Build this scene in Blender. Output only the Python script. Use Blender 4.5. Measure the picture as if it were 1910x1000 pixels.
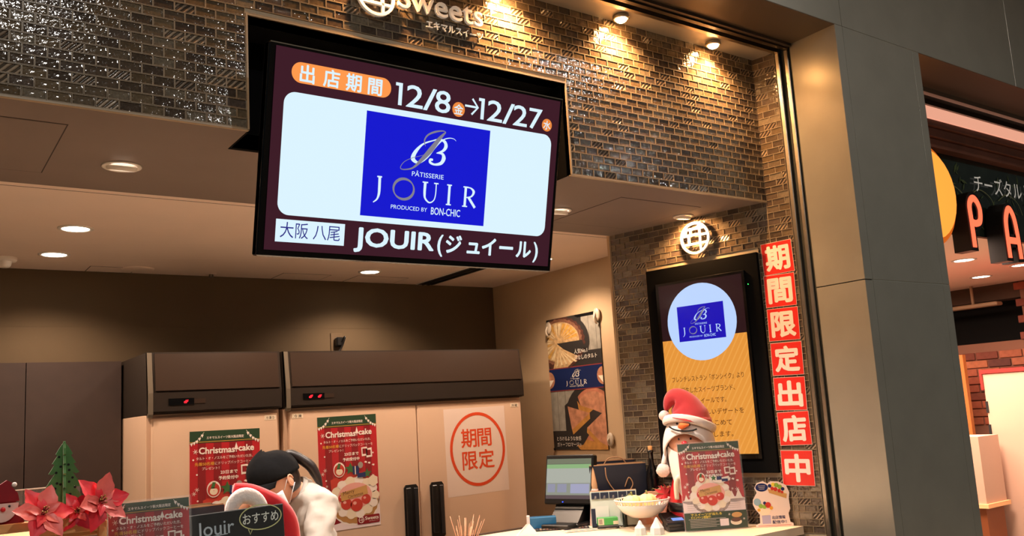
import bpy, math, random
from mathutils import Vector, Matrix
rnd = random.Random(7)
R = math.radians
PI = math.pi
for o in list(bpy.data.objects): bpy.data.objects.remove(o)
SC = bpy.context.scene
COL = SC.collection

# ------------------------------------------------------------------ camera
cd = bpy.data.cameras.new('camera'); cam = bpy.data.objects.new('camera', cd); COL.objects.link(cam); SC.camera = cam
YAW, PITCH, ROLL = R(35.79221613), R(8.34169186), R(-3.51417966)
cd.sensor_width = 36.0; cd.sensor_fit = 'HORIZONTAL'; cd.lens = 1627.895 / 1910 * 36
cd.shift_x = -6.18 / 1910; cd.shift_y = 32.27 / 1910; cd.clip_start = 0.05; cd.clip_end = 100
fwd = Vector((math.sin(YAW) * math.cos(PITCH), math.cos(YAW) * math.cos(PITCH), math.sin(PITCH)))
rgt = Vector((math.cos(YAW), -math.sin(YAW), 0)); up = rgt.cross(fwd)
r2 = rgt * math.cos(ROLL) + up * math.sin(ROLL); u2 = -rgt * math.sin(ROLL) + up * math.cos(ROLL)
M = Matrix((r2, u2, -fwd)).transposed().to_4x4(); M.translation = (0, -2.55, 1.5); cam.matrix_world = M

# ------------------------------------------------------------------ world, exposure
w = bpy.data.worlds.new('world'); SC.world = w; w.use_nodes = True
w.node_tree.nodes['Background'].inputs[0].default_value = (0.75, 0.85, 0.8, 1)
w.node_tree.nodes['Background'].inputs[1].default_value = 0.05
SC.view_settings.view_transform = 'Standard'; SC.view_settings.look = 'None'
SC.view_settings.gamma = 1; SC.view_settings.use_curve_mapping = False; SC.view_settings.exposure = 0.0
SC.cycles.use_denoising = True
SC.cycles.max_bounces = 8; SC.cycles.sample_clamp_indirect = 4

# ------------------------------------------------------------------ lights of the mall and the shops
def area(name, loc, rot, size, power, col, sy=None):
    l = bpy.data.lights.new(name, 'AREA'); l.energy = power; l.color = col; l.size = size
    if sy: l.shape = 'RECTANGLE'; l.size_y = sy
    o = bpy.data.objects.new(name, l); o.location = loc; o.rotation_euler = rot; COL.objects.link(o); return o
def spot(name, loc, target, power, col, ang=80, blend=0.6, rad=0.02):
    l = bpy.data.lights.new(name, 'SPOT'); l.energy = power; l.color = col; l.spot_size = R(ang); l.spot_blend = blend; l.shadow_soft_size = rad
    o = bpy.data.objects.new(name, l); o.location = loc
    o.rotation_euler = (Vector(target) - Vector(loc)).to_track_quat('-Z', 'Y').to_euler(); COL.objects.link(o); return o
WARM = (1.0, 0.50, 0.19); PEACH = (1.0, 0.72, 0.52); NEUT = (1.0, 0.86, 0.74)
HEADER_LAMPS = [0.74, 1.30, 1.86, 2.42, 2.98]
HEADER_POWER = [5, 28, 62, 62, 62]
for x, p in zip(HEADER_LAMPS, HEADER_POWER):
    spot('header_spot', (x, -0.075, 3.07), (x + 0.02, 0.0, 2.72), p, WARM, 140, 1.0, 0.012)
SOFFIT_LAMPS = [(0.612, 0.536), (-0.01, 0.54), (1.24, 0.52), (1.86, 0.51), (2.473, 0.508)]
for x, y in SOFFIT_LAMPS: spot('soffit_spot', (x, y - 0.01, 2.38), (x, y - 0.42, 1.0), 90, NEUT, 110, 0.7, 0.04)
spot('wall_spot', (3.15, 0.372, 2.382), (3.21, 0.372, 2.27), 30, WARM, 150, 0.8, 0.012)
CEILING_LAMPS = [(0.634, 1.589), (0.635, 2.212), (2.379, 2.27), (2.379, 1.589), (1.5, 1.589), (3.2, 1.589), (-0.3, 1.589)]
for x, y in CEILING_LAMPS: spot('ceiling_spot', (x, y, 2.39), (x, y, 0), 44, PEACH, 140, 0.6, 0.05)
for x, y, e in ((0.5, -2.75, 40), (4.2, -2.4, 24), (2.3, -4.3, 26), (-1.6, -4.2, 10), (6.4, -4.3, 26), (-2.6, -1.6, 30)): area('mall_and_fill_light', (x, y, 4.15), (0, 0, 0), 0.08, e, (1.0, 0.93, 0.85), 0.08)  # the last lamp is unseen, added to brighten the left counter
area('shop_light', (6.3, 1.2, 2.40), (0, 0, 0), 1.6, 150, (1.0, 0.74, 0.58), 1.6)
area('shop_light', (5.4, 0.5, 2.40), (0, 0, 0), 0.5, 70, (1.0, 0.74, 0.58), 0.5)

# ------------------------------------------------------------------ materials
def lin(c):
    if isinstance(c, str): c = tuple(int(c[i:i + 2], 16) / 255 for i in (0, 2, 4))
    return tuple((v / 12.92 if v <= 0.04045 else ((v + 0.055) / 1.055) ** 2.4) for v in c) + (1,)
MATS = {}
def mat(name, col, rough=0.5, metal=0.0, noise=0, nscale=30, bump=0, bscale=60, emit=0, trans=0, alpha=1, spec=0.5, coat=0, sheen=0, wave=0):
    if name in MATS: return MATS[name]
    m = bpy.data.materials.new(name); m.use_nodes = True; nt = m.node_tree; b = nt.nodes['Principled BSDF']
    c = lin(col); b.inputs['Base Color'].default_value = c
    b.inputs['Roughness'].default_value = rough; b.inputs['Metallic'].default_value = metal
    b.inputs['Specular IOR Level'].default_value = spec; b.inputs['Coat Weight'].default_value = coat; b.inputs['Sheen Weight'].default_value = sheen
    tc = nt.nodes.new('ShaderNodeTexCoord')
    if noise:
        n = nt.nodes.new('ShaderNodeTexNoise'); n.inputs['Scale'].default_value = nscale; n.inputs['Detail'].default_value = 4
        nt.links.new(tc.outputs['Object'], n.inputs['Vector'])
        r = nt.nodes.new('ShaderNodeValToRGB'); r.color_ramp.elements[0].position = 0.3; r.color_ramp.elements[1].position = 0.7
        r.color_ramp.elements[0].color = tuple(v * (1 - noise) for v in c[:3]) + (1,); r.color_ramp.elements[1].color = tuple(min(1, v * (1 + noise)) for v in c[:3]) + (1,)
        nt.links.new(n.outputs['Fac'], r.inputs['Fac']); nt.links.new(r.outputs['Color'], b.inputs['Base Color'])
    if bump:
        if wave:
            n = nt.nodes.new('ShaderNodeTexWave'); n.wave_type = 'BANDS'; n.bands_direction = 'DIAGONAL'; n.inputs['Scale'].default_value = wave; n.inputs['Distortion'].default_value = 1.0
        else:
            n = nt.nodes.new('ShaderNodeTexNoise'); n.inputs['Scale'].default_value = bscale; n.inputs['Detail'].default_value = 2
        mp = nt.nodes.new('ShaderNodeMapping'); mp.inputs['Scale'].default_value = (1, 1, -1 if wave else 1); nt.links.new(tc.outputs['Object'], mp.inputs['Vector']); nt.links.new(mp.outputs['Vector'], n.inputs['Vector'])
        bp = nt.nodes.new('ShaderNodeBump'); bp.inputs['Strength'].default_value = bump; bp.inputs['Distance'].default_value = 0.004
        nt.links.new(n.outputs['Fac'], bp.inputs['Height']); nt.links.new(bp.outputs['Normal'], b.inputs['Normal']); nt.links.new(bp.outputs['Normal'], b.inputs['Coat Normal'])
        if wave:
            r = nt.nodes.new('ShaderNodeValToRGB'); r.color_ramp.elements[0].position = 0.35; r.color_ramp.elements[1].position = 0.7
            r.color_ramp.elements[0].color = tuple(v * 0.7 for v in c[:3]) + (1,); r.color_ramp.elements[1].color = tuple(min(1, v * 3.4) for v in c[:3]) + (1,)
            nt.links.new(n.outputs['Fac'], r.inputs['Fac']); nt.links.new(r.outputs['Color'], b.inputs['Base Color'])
    if emit:
        b.inputs['Emission Color'].default_value = c; b.inputs['Emission Strength'].default_value = emit
    if trans:
        b.inputs['Transmission Weight'].default_value = trans
    if alpha < 1: b.inputs['Alpha'].default_value = alpha
    MATS[name] = m; return m
def screen(name, col, s=1.0):            # picture elements of a lit display: glossy glass over emission
    if name in MATS: return MATS[name]
    m = mat(name, '050505', 0.12); b = m.node_tree.nodes['Principled BSDF']
    b.inputs['Emission Color'].default_value = lin(col); b.inputs['Emission Strength'].default_value = s; return m

grout = mat('grout', 'b3a48b', 0.75)
TILE_COLS = ['54483c', '4a3f34', '5f5344', '473c33', '665845', '554a42', '6e6455', '5a4c3a']
tile_mats = [mat('glass_tile_%d' % i, c, 0.09, 0, 0.25, 90, 0.55, 55, coat=0.4) for i, c in enumerate(TILE_COLS)]
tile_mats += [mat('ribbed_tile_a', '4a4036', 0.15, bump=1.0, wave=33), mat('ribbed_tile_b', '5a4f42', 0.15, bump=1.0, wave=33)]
tile_rim = mat('tile_rim', '9c8c74', 0.3)
blk = mat('black_panel', '0a0a0b', 0.35); lining = mat('recess_black', '060607', 0.9, spec=.1); blk_gloss = mat('black_gloss', '08080a', 0.12); blk_matte = mat('black_matte', '0b0b0d', 0.8)
soffit_m = mat('soffit_paint', '6c5f57', 0.7, noise=0.05, nscale=4); soffit_line = mat('joint_dark', '2a221c', 0.9)  # dark tone of the access panel and ceiling joints
cream_wall = mat('cream_wall', 'b59a78', 0.8, noise=0.04, nscale=5); ceil_m = mat('ceiling_paint', 'e6d3c4', 0.8, noise=0.03, nscale=3)
back_wall_m = mat('back_wall_paint', '564732', 0.85, noise=0.05, nscale=4)
dark_panel_m = mat('dark_brown_laminate', '32241f', 0.55, noise=0.12, nscale=12)
steel = mat('brushed_steel', 'b9b2a6', 0.28, 1.0, bump=0.1, bscale=200); dark_steel = mat('dark_steel', '5b5348', 0.4, 0.9)
brown_metal = mat('brown_metal', '5c5146', 0.45, 0.6)
column_m = mat('column_paint', 'a3a196', 0.33, 0.5, noise=0.05, nscale=6, bump=0.05, bscale=150)
column_joint = mat('column_joint', '2c2e2a', 0.8); joint_light = mat('joint_light', 'b8bab0', 0.4, 0.5)
white_m = mat('white_plastic', 'e8e2d8', 0.4); chrome = mat('chrome', 'dddddd', 0.12, 1.0)
lamp_glow = mat('lamp_glow', 'fff0d8', 0.5, emit=22); lamp_glow2 = mat('lamp_glow_soft', 'ffe9d2', 0.5, emit=9)
sign_white = mat('sign_white', 'f2e6d4', 0.45, emit=0.18)
floor_m = mat('floor_tile', '8c8577', 0.25, noise=0.1, nscale=3)

# ------------------------------------------------------------------ mesh building
class MB:
    def __init__(s): s.v = []; s.f = []; s.m = []; s.mats = []; s.smooth = []
    def mi(s, m):
        if m not in s.mats: s.mats.append(m)
        return s.mats.index(m)
    def add(s, vs, fs, m, smooth=False, T=None):
        n = len(s.v)
        s.v += [tuple(T @ Vector(v)) for v in vs] if T is not None else [tuple(v) for v in vs]
        i = s.mi(m)
        for f in fs: s.f.append(tuple(a + n for a in f)); s.m.append(i); s.smooth.append(smooth)
        return s
    def box(s, x0, x1, y0, y1, z0, z1, m, T=None, bev=0):
        if bev:
            b = bev; vs = []
            for (zz, ins) in ((z0, b), (z0 + b, 0), (z1 - b, 0), (z1, b)):
                i = ins; c = b if ins == 0 else b * 1.0
                X0, X1, Y0, Y1 = x0 + i, x1 - i, y0 + i, y1 - i
                if ins: vs += [(X0, Y0, zz), (X0, Y0, zz), (X1, Y0, zz), (X1, Y0, zz), (X1, Y1, zz), (X1, Y1, zz), (X0, Y1, zz), (X0, Y1, zz)]
                else: vs += [(X0, Y0 + b, zz), (X0 + b, Y0, zz), (X1 - b, Y0, zz), (X1, Y0 + b, zz), (X1, Y1 - b, zz), (X1 - b, Y1, zz), (X0 + b, Y1, zz), (X0, Y1 - b, zz)]
            fs = [(7, 5, 3, 1), (25, 27, 29, 31)]
            for r in range(3):
                for k in range(8): a = r * 8 + k; b2 = r * 8 + (k + 1) % 8; fs.append((a, b2, b2 + 8, a + 8))
            return s.add(vs, fs, m, False, T)
        vs = [(x0, y0, z0), (x1, y0, z0), (x1, y1, z0), (x0, y1, z0), (x0, y0, z1), (x1, y0, z1), (x1, y1, z1), (x0, y1, z1)]
        return s.add(vs, [(0, 3, 2, 1), (4, 5, 6, 7), (0, 1, 5, 4), (1, 2, 6, 5), (2, 3, 7, 6), (3, 0, 4, 7)], m, False, T)
    def prism(s, pts, z0, z1, m, T=None):           # outline in xy, extruded in z
        n = len(pts); vs = [(x, y, z0) for x, y in pts] + [(x, y, z1) for x, y in pts]
        fs = [tuple(range(n))[::-1], tuple(range(n, 2 * n))] + [(i, (i + 1) % n, (i + 1) % n + n, i + n) for i in range(n)]
        return s.add(vs, fs, m, False, T)
    def prism_y(s, pts, y0, y1, m, T=None):         # outline in xz, extruded in y
        n = len(pts); vs = [(x, y0, z) for x, z in pts] + [(x, y1, z) for x, z in pts]
        fs = [tuple(range(n)), tuple(range(n, 2 * n))[::-1]] + [(i, (i + 1) % n, (i + 1) % n + n, i + n)[::-1] for i in range(n)]
        return s.add(vs, fs, m, False, T)
    def prism_x(s, pts, x0, x1, m, T=None):         # outline in yz, extruded in x
        n = len(pts); vs = [(x0, y, z) for y, z in pts] + [(x1, y, z) for y, z in pts]
        fs = [tuple(range(n))[::-1], tuple(range(n, 2 * n))] + [(i, (i + 1) % n, (i + 1) % n + n, i + n) for i in range(n)]
        return s.add(vs, fs, m, False, T)
    def lathe(s, prof, m, T=None, seg=32, smooth=True):   # profile (r, z)
        vs = []; fs = []; n = len(prof)
        for k in range(seg):
            a = 2 * PI * k / seg
            for r, z in prof: vs.append((r * math.cos(a), r * math.sin(a), z))
        for k in range(seg):
            for i in range(n - 1):
                a = k * n + i; b = ((k + 1) % seg) * n + i; fs.append((a, b, b + 1, a + 1))
        return s.add(vs, fs, m, smooth, T)
    def ball(s, c, r, m, seg=16, T=None, bumpy=0):
        if not isinstance(r, (tuple, list)): r = (r, r, r)
        vs = []; fs = []; n = seg // 2
        for i in range(n + 1):
            t = PI * i / n
            for k in range(seg):
                a = 2 * PI * k / seg; q = 1 + (rnd.uniform(-bumpy, bumpy) if bumpy and 0 < i < n else 0)
                vs.append((c[0] + q * r[0] * math.sin(t) * math.cos(a), c[1] + q * r[1] * math.sin(t) * math.sin(a), c[2] + q * r[2] * math.cos(t)))
        for i in range(n):
            for k in range(seg): a = i * seg + k; b = i * seg + (k + 1) % seg; fs.append((a, a + seg, b + seg, b))
        return s.add(vs, fs, m, True, T)
    def tube(s, pts, rad, m, seg=10, T=None, flat=1.0, closed=False):
        pts = [Vector(p) for p in pts]; n = len(pts); vs = []; fs = []
        rs = rad if isinstance(rad, (list, tuple)) else [rad] * n
        prev = None
        for i, p in enumerate(pts):
            if closed: d = (pts[(i + 1) % n] - pts[i - 1]).normalized()
            else: d = (pts[min(i + 1, n - 1)] - pts[max(i - 1, 0)]).normalized()
            if prev is None:
                u = d.cross(Vector((0, 0, 1)));
                if u.length < 0.1: u = d.cross(Vector((1, 0, 0)))
                u.normalize()
            else:
                u = (prev - d * prev.dot(d)).normalized()
            prev = u; v = d.cross(u)
            for k in range(seg):
                a = 2 * PI * k / seg; vs.append(p + u * math.cos(a) * rs[i] * flat + v * math.sin(a) * rs[i])
        for i in range(n if closed else n - 1):
            for k in range(seg):
                a = i * seg + k; b = i * seg + (k + 1) % seg; c = ((i + 1) % n) * seg
                fs.append((a, b, c + (k + 1) % seg, c + k))
        if not closed: fs += [tuple(range(seg))[::-1], tuple(range((n - 1) * seg, n * seg))]
        return s.add(vs, fs, m, True, T)
    def ribbon(s, pts, wd, y0, y1, m, T=None, closed=False):   # thick stroke in the xz plane with depth y0..y1
        pts = [Vector((p[0], p[1])) for p in pts]; n = len(pts); L = []; Rr = []
        ws = wd if isinstance(wd, (list, tuple)) else [wd] * n
        for i, p in enumerate(pts):
            if closed: d = (pts[(i + 1) % n] - pts[i - 1]).normalized()
            else: d = (pts[min(i + 1, n - 1)] - pts[max(i - 1, 0)]).normalized()
            nn = Vector((-d.y, d.x)); L.append(p + nn * ws[i] / 2); Rr.append(p - nn * ws[i] / 2)
        vs = []
        for a, b in zip(L, Rr): vs += [(a.x, y0, a.y), (b.x, y0, b.y), (b.x, y1, b.y), (a.x, y1, a.y)]
        fs = []
        for i in range(n if closed else n - 1):
            a = i * 4; b = ((i + 1) % n) * 4
            fs += [(a, a + 1, b + 1, b), (a + 1, a + 2, b + 2, b + 1), (a + 2, a + 3, b + 3, b + 2), (a + 3, a, b, b + 3)]
        if not closed: fs += [(0, 3, 2, 1), (4 * n - 4, 4 * n - 3, 4 * n - 2, 4 * n - 1)]
        return s.add(vs, fs, m, False, T)
    def mesh(s, name):
        me = bpy.data.meshes.new(name); me.from_pydata(s.v, [], s.f)
        for m in s.mats: me.materials.append(m)
        me.polygons.foreach_set('material_index', s.m); me.polygons.foreach_set('use_smooth', s.smooth); me.update(); return me
    def build(s, name, parent=None, loc=None, rot=None, kind=None, label=None):
        o = bpy.data.objects.new(name, s.mesh(name)); COL.objects.link(o)
        if parent: o.parent = parent
        if loc: o.location = loc
        if rot: o.rotation_euler = rot
        if kind: o['kind'] = kind
        if label: o['label'] = label
        return o
def thing(name, label, cat, loc=(0, 0, 0), rotz=0, group=None, rot=None):
    o = bpy.data.objects.new(name, None); COL.objects.link(o); o.location = loc; o.rotation_euler = rot or (0, 0, rotz); o.empty_display_size = 0.05
    tag(o, label, cat, group); return o
def tag(o, label, cat, group=None):
    o['label'] = label; o['category'] = cat
    if group: o['group'] = group
    return o
def dup(root, loc, label, rotz=None):
    def cp(o, par):
        c = o.copy(); COL.objects.link(c); c.parent = par
        for ch in kids.get(o, []): cp(ch, c)
        return c
    kids = {}
    for o in bpy.data.objects:
        if o.parent: kids.setdefault(o.parent, []).append(o)
    r = cp(root, None); r.location = loc; r['label'] = label
    if rotz is not None: r.rotation_euler = (0, 0, rotz)
    return r
def smooth_pts(P, n=6, closed=False):
    out = []; m = len(P); P = [Vector(p) for p in P]
    for i in range(m if closed else m - 1):
        p0 = P[i - 1] if (i > 0 or closed) else P[0]; p1 = P[i]; p2 = P[(i + 1) % m]; p3 = P[(i + 2) % m] if (i + 2 < m or closed) else P[-1]
        for k in range(n):
            t = k / n; out.append(0.5 * ((2 * p1) + (p2 - p0) * t + (2 * p0 - 5 * p1 + 4 * p2 - p3) * t * t + (3 * p1 - p0 - 3 * p2 + p3) * t ** 3))
    if not closed: out.append(P[-1])
    return out
_gl = {}
def glyphs(s, bold=0.0):
    k = (s, bold)
    if k not in _gl:
        c = bpy.data.curves.new('t', 'FONT'); c.body = s; c.offset = bold; c.resolution_u = 3
        o = bpy.data.objects.new('t', c); COL.objects.link(o); m = o.to_mesh()
        _gl[k] = ([(v.co.x, v.co.y) for v in m.vertices], [tuple(p.vertices) for p in m.polygons])
        o.to_mesh_clear(); bpy.data.objects.remove(o); bpy.data.curves.remove(c)
    return _gl[k]
LAY = 0.00035
BOLD = [(-.7, -.7), (.7, -.7), (-.7, .7), (.7, .7), (-1, 0), (1, 0), (0, 1), (0, -1)]
class Print:                                        # flat print in a panel's own frame: x right, y down from its top left corner
    def __init__(s, clip=None): s.b = MB(); s.clip = clip
    def poly(s, pts, m, l=1):
        if s.clip:
            for ax, lim, sg in ((0, s.clip[0], 1), (0, s.clip[2], -1), (1, s.clip[1], 1), (1, s.clip[3], -1)):
                out = []
                for i in range(len(pts)):
                    p, q = pts[i], pts[(i + 1) % len(pts)]; ip = (p[ax] - lim) * sg >= 0; iq = (q[ax] - lim) * sg >= 0
                    if ip: out.append(p)
                    if ip != iq: t = (lim - p[ax]) / (q[ax] - p[ax]); out.append((p[0] + (q[0] - p[0]) * t, p[1] + (q[1] - p[1]) * t))
                pts = out
                if len(pts) < 3: return
        s.b.add([(x, -l * LAY, -y) for x, y in pts], [tuple(range(len(pts)))[::-1]], m)
    def rect(s, x0, y0, x1, y1, m, l=1): s.poly([(x0, y0), (x1, y0), (x1, y1), (x0, y1)], m, l)
    def ell(s, cx, cy, rx, ry, m, l=1, n=28, a0=0, a1=360, jag=0):
        s.poly([(cx + (rx * (1 + (jag if k % 2 else 0))) * math.cos(R(a0 + (a1 - a0) * k / n)), cy + (ry * (1 + (jag if k % 2 else 0))) * math.sin(R(a0 + (a1 - a0) * k / n))) for k in range(n if a1 - a0 == 360 else n + 1)], m, l)
    def rrect(s, x0, y0, x1, y1, r, m, l=1):
        P = []
        for cx, cy, a in ((x1 - r, y0 + r, -90), (x1 - r, y1 - r, 0), (x0 + r, y1 - r, 90), (x0 + r, y0 + r, 180)):
            for k in range(9): P.append((cx + r * math.cos(R(a + k * 11.25)), cy + r * math.sin(R(a + k * 11.25))))
        s.poly(P, m, l)
    def line(s, pts, wd, m, l=1, closed=False, sm=0):
        if sm: pts = smooth_pts([(a, b, 0) for a, b in pts], sm, closed)
        n = len(pts); ws = wd
        if isinstance(wd, (list, tuple)) and len(wd) != n: ws = [wd[min(len(wd) - 1, int(i * len(wd) / n))] + 0 for i in range(n)]
        if isinstance(wd, (list, tuple)):
            k0 = len(wd) - 1; ws = []
            for i in range(n):
                t = i / (n - 1) * k0; a = min(int(t), k0 - 1); ws.append(wd[a] + (wd[a + 1] - wd[a]) * (t - a))
        s.b.ribbon([(p[0], -p[1]) for p in pts], ws, -l * LAY - 0.0001, -l * LAY, m, closed=closed)
    def ring(s, cx, cy, rx, ry, wd, m, l=1, n=48): s.line([(cx + rx * math.cos(2 * PI * k / n), cy + ry * math.sin(2 * PI * k / n)) for k in range(n)], wd, m, l, True)
    def text(s, t, x, y, h, m, l=2, bold=0, w=None, al='L', rot=0, shear=0, sx=1):
        vs, fs = glyphs(t)
        if not vs: return
        x0 = min(v[0] for v in vs); x1 = max(v[0] for v in vs); W = x1 - x0
        k = h; kx = (w / W) if w else k * sx
        ox = {'L': 0, 'C': -W / 2 * kx, 'R': -W * kx}[al]; c, sn = math.cos(R(rot)), math.sin(R(rot))
        for i, (dx, dy) in enumerate(BOLD[:(8 if bold > .02 else 4)] if bold else [(0, 0)]):
            out = []
            for a, b in vs:
                X = (a - x0 + dx * bold) * kx + ox + shear * b * k; Y = (b + dy * bold) * k
                out.append((x + X * c - Y * sn, -l * LAY - i * 0.00002, -y + X * sn + Y * c))
            s.b.add(out, fs, m)
    def build(s, name, parent, loc=None, label=None): return s.b.build(name, parent, loc, label=label)

# ------------------------------------------------------------------ walls faced with glass tiles
SP = R(13.0857377); SX0 = 3.32                     # splay of the right wall
PZ, PX = 0.0303, 0.0606
tile_cache = {}
def tile_mesh(wd, mi):
    key = (round(wd, 3), mi)
    if key not in tile_cache:
        b = MB(); h = PZ - 0.0017; d = 0.0028; r = 0.0011; W = wd / 2; H = h / 2
        o = [(-W, -H), (W, -H), (W, H), (-W, H)]; i = [(-W + r, -H + r), (W - r, -H + r), (W - r, H - r), (-W + r, H - r)]
        vs = [(x, 0, z) for x, z in o] + [(x, -0.004, z) for x, z in o] + [(x, -0.004, z) for x, z in i] + [(x, -0.004 + d, z) for x, z in i]
        fs = [(k, (k + 1) % 4, (k + 1) % 4 + 4, k + 4) for k in range(4)] + [(k + 4, (k + 1) % 4 + 4, (k + 1) % 4 + 8, k + 8) for k in range(4)]
        b.add(vs, fs, tile_rim)
        b.add(vs, [(k + 8, (k + 1) % 4 + 8, (k + 1) % 4 + 12, k + 12) for k in range(4)] + [(12, 13, 14, 15)], tile_mats[mi]); tile_cache[key] = (b, b.mesh('tile'))
    return tile_cache[key]
def pick():
    r = rnd.random()
    return 8 + (rnd.random() < 0.5) if r < 0.13 else rnd.randrange(8)
def lay_tiles(parent, x0, x1, z0, z1, holes, near, zbase=None, limit=300):
    """tiles on the local plane y=0 facing -y; holes are (x0,x1,z0,z1); near(x,z) sorts which are built one by one"""
    out = []; row = 0; z = z0
    while z < z1 - 0.004:
        zc = z + PZ / 2; x = x0 - (PX / 2 if row % 2 else 0)
        while x < x1 - 0.002:
            segs = [(max(x, x0) + 0.0008, min(x + PX, x1) - 0.0008)]
            for (hx0, hx1, hz0, hz1) in holes:
                if hz0 - 0.012 < zc < hz1 + 0.012:
                    n = []
                    for a, b in segs:
                        if b <= hx0 or a >= hx1: n.append((a, b))
                        else:
                            if a < hx0: n.append((a, hx0 - 0.001))
                            if b > hx1: n.append((hx1 + 0.001, b))
                    segs = n
            for a, b in segs:
                if b - a > 0.006: out.append(((a + b) / 2, zc, b - a))
            x += PX
        z += PZ; row += 1
    out.sort(key=lambda t: near(t[0], t[1])); rest = MB()
    for i, (x, zc, wd) in enumerate(out):
        b, me = tile_mesh(wd, pick())
        if i < limit:
            o = bpy.data.objects.new('tile', me); COL.objects.link(o); o.parent = parent; o.location = (x, 0, zc)
        else:
            n = len(rest.v); rest.v += [(v[0] + x, v[1], v[2] + zc) for v in b.v]
            for f, mm in zip(b.f, b.m): rest.f.append(tuple(q + n for q in f)); rest.m.append(rest.mi(b.mats[mm])); rest.smooth.append(False)
    o = rest.build('tiles', parent); o['kind'] = 'stuff'; return o

HB, HT = 2.41, 3.106; NX0, NX1, NZ = 0.868, 2.138, 2.783
b = MB()
b.box(-1.2, NX0, 0.0, 0.06, HB + .003, HT, grout); b.box(NX1, SX0, 0.0, 0.06, HB + .003, HT, grout); b.box(NX0, NX1, 0.0, 0.06, NZ, HT, grout)
wf = b.build('wall_front', kind='structure')
lay_tiles(wf, -1.2, SX0 - 0.002, HB + 0.003, HT, [(NX0 - 0.006, NX1 + 0.006, HB, NZ + 0.004)], lambda x, z: (x + 0.0) if x > 0.1 else 50 - x)
b = MB(); e = 0.006
b.box(NX0 - e, NX0, -0.006, 0.02, HB, NZ, tile_rim); b.box(NX1, NX1 + e, -0.006, 0.02, HB, NZ, tile_rim); b.box(NX0 - e, NX1 + e, -0.006, 0.02, NZ, NZ + e, tile_rim)
b.box(-1.2, NX0, -0.004, 0.01, HB - 0.003, HB + 0.003, tile_rim); b.box(NX1, SX0, -0.004, 0.01, HB - 0.003, HB + 0.003, tile_rim)
b.build('edge_trim', wf)
b = MB(); RY = 0.185                                # black box recessed behind the hanging screen
b.box(NX0, NX1, RY, RY + 0.02, HB - 0.002, NZ, lining); b.box(NX0, NX0 + 0.004, 0.02, RY, HB - 0.002, NZ, lining); b.box(NX1 - 0.004, NX1, 0.02, RY, HB - 0.002, NZ, lining); b.box(NX0, NX1, 0.0, RY, NZ, NZ + 0.01, lining)
b.build('recess_lining', wf)

# soffit and ceilings
b = MB(); SY = 0.877
wx = lambda y: SX0 - y * math.tan(SP)
def slab(pts, z0, z1, m): b.prism(pts, z0, z1, m)
slab([(-1.2, 0.0), (NX0, 0.0), (NX0, SY), (-1.2, SY)], HB, HB + 0.05, soffit_m)
slab([(NX0, RY), (NX1, RY), (NX1, SY), (NX0, SY)], HB, HB + 0.05, soffit_m)
slab([(NX1, 0.0), (wx(0), 0.0), (wx(SY), SY), (NX1, SY)], HB, HB + 0.05, soffit_m)
sof = b.build('soffit', kind='structure')
def access_panel(x0, x1, y0, y1, par, m, z, w=0.004):
    p = MB(); p.box(x0, x1, y0, y1, z - 0.0012, z, m); o = p.build('access_panel', par)
    p = MB()
    for a in ((x0 - w, x1 + w, y0 - w, y0), (x0 - w, x1 + w, y1, y1 + w), (x0 - w, x0, y0, y1), (x1, x1 + w, y0, y1)): p.box(a[0], a[1], a[2], a[3], z - 0.0006, z, soffit_line)
    p.build('panel_joint', o); return o
access_panel(-0.13, 0.39, 0.172, 0.71, sof, soffit_m, HB); access_panel(2.585, 3.085, 0.20, 0.70, sof, soffit_m, HB)
b = MB(); b.box(-1.2, 3.6, SY - 0.001, 2.70, HB + 0.008, HB + 0.06, ceil_m); ceil = b.build('ceiling', kind='structure')
CZ = HB + 0.008
access_panel(2.375, 2.73, 2.43, 2.655, ceil, ceil_m, CZ); access_panel(0.85, 1.08, 2.50, 2.655, ceil, ceil_m, CZ); access_panel(1.90, 2.2, 2.45, 2.655, ceil, ceil_m, CZ)
b = MB()
for i in range(1): b.box(-1.2, 3.555, 0.95, 0.953, CZ - 0.0008, CZ, soffit_line)
b.build('ceiling_joint', ceil)

# splayed right wall: local x runs towards the viewer
wr = thing('wall_right', 'x', 'x', (SX0, 0, 0), SP - PI / 2); del wr['label']; del wr['category']; wr['kind'] = 'structure'
b = MB(); b.box(-0.9, 0.114, 0.0, 0.08, 0, HB, grout); b.box(0.0, 0.114, 0.0, 0.08, HB, 3.11, grout); b.build('wall_core', wr)
lay_tiles(wr, -0.9, 0.0, 0.9, HB, [(-0.684, -0.066, 1.16, 2.18)], lambda x, z: -x * 0 + (0 if z > 2.15 else 1) - x * 0.2, limit=150)
lay_tiles(wr, 0.0, 0.114, 0.9, 3.105, [], lambda x, z: -z, limit=150)
b = MB(); b.box(-0.904, -0.9, -0.006, 0.08, 0, HB, mat('corner_trim', '4a3d30', 0.6)); b.box(-0.9, -0.9 + 0.003, -0.006, 0.0, 0, HB, tile_rim); b.build('corner_trim', wr)

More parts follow.
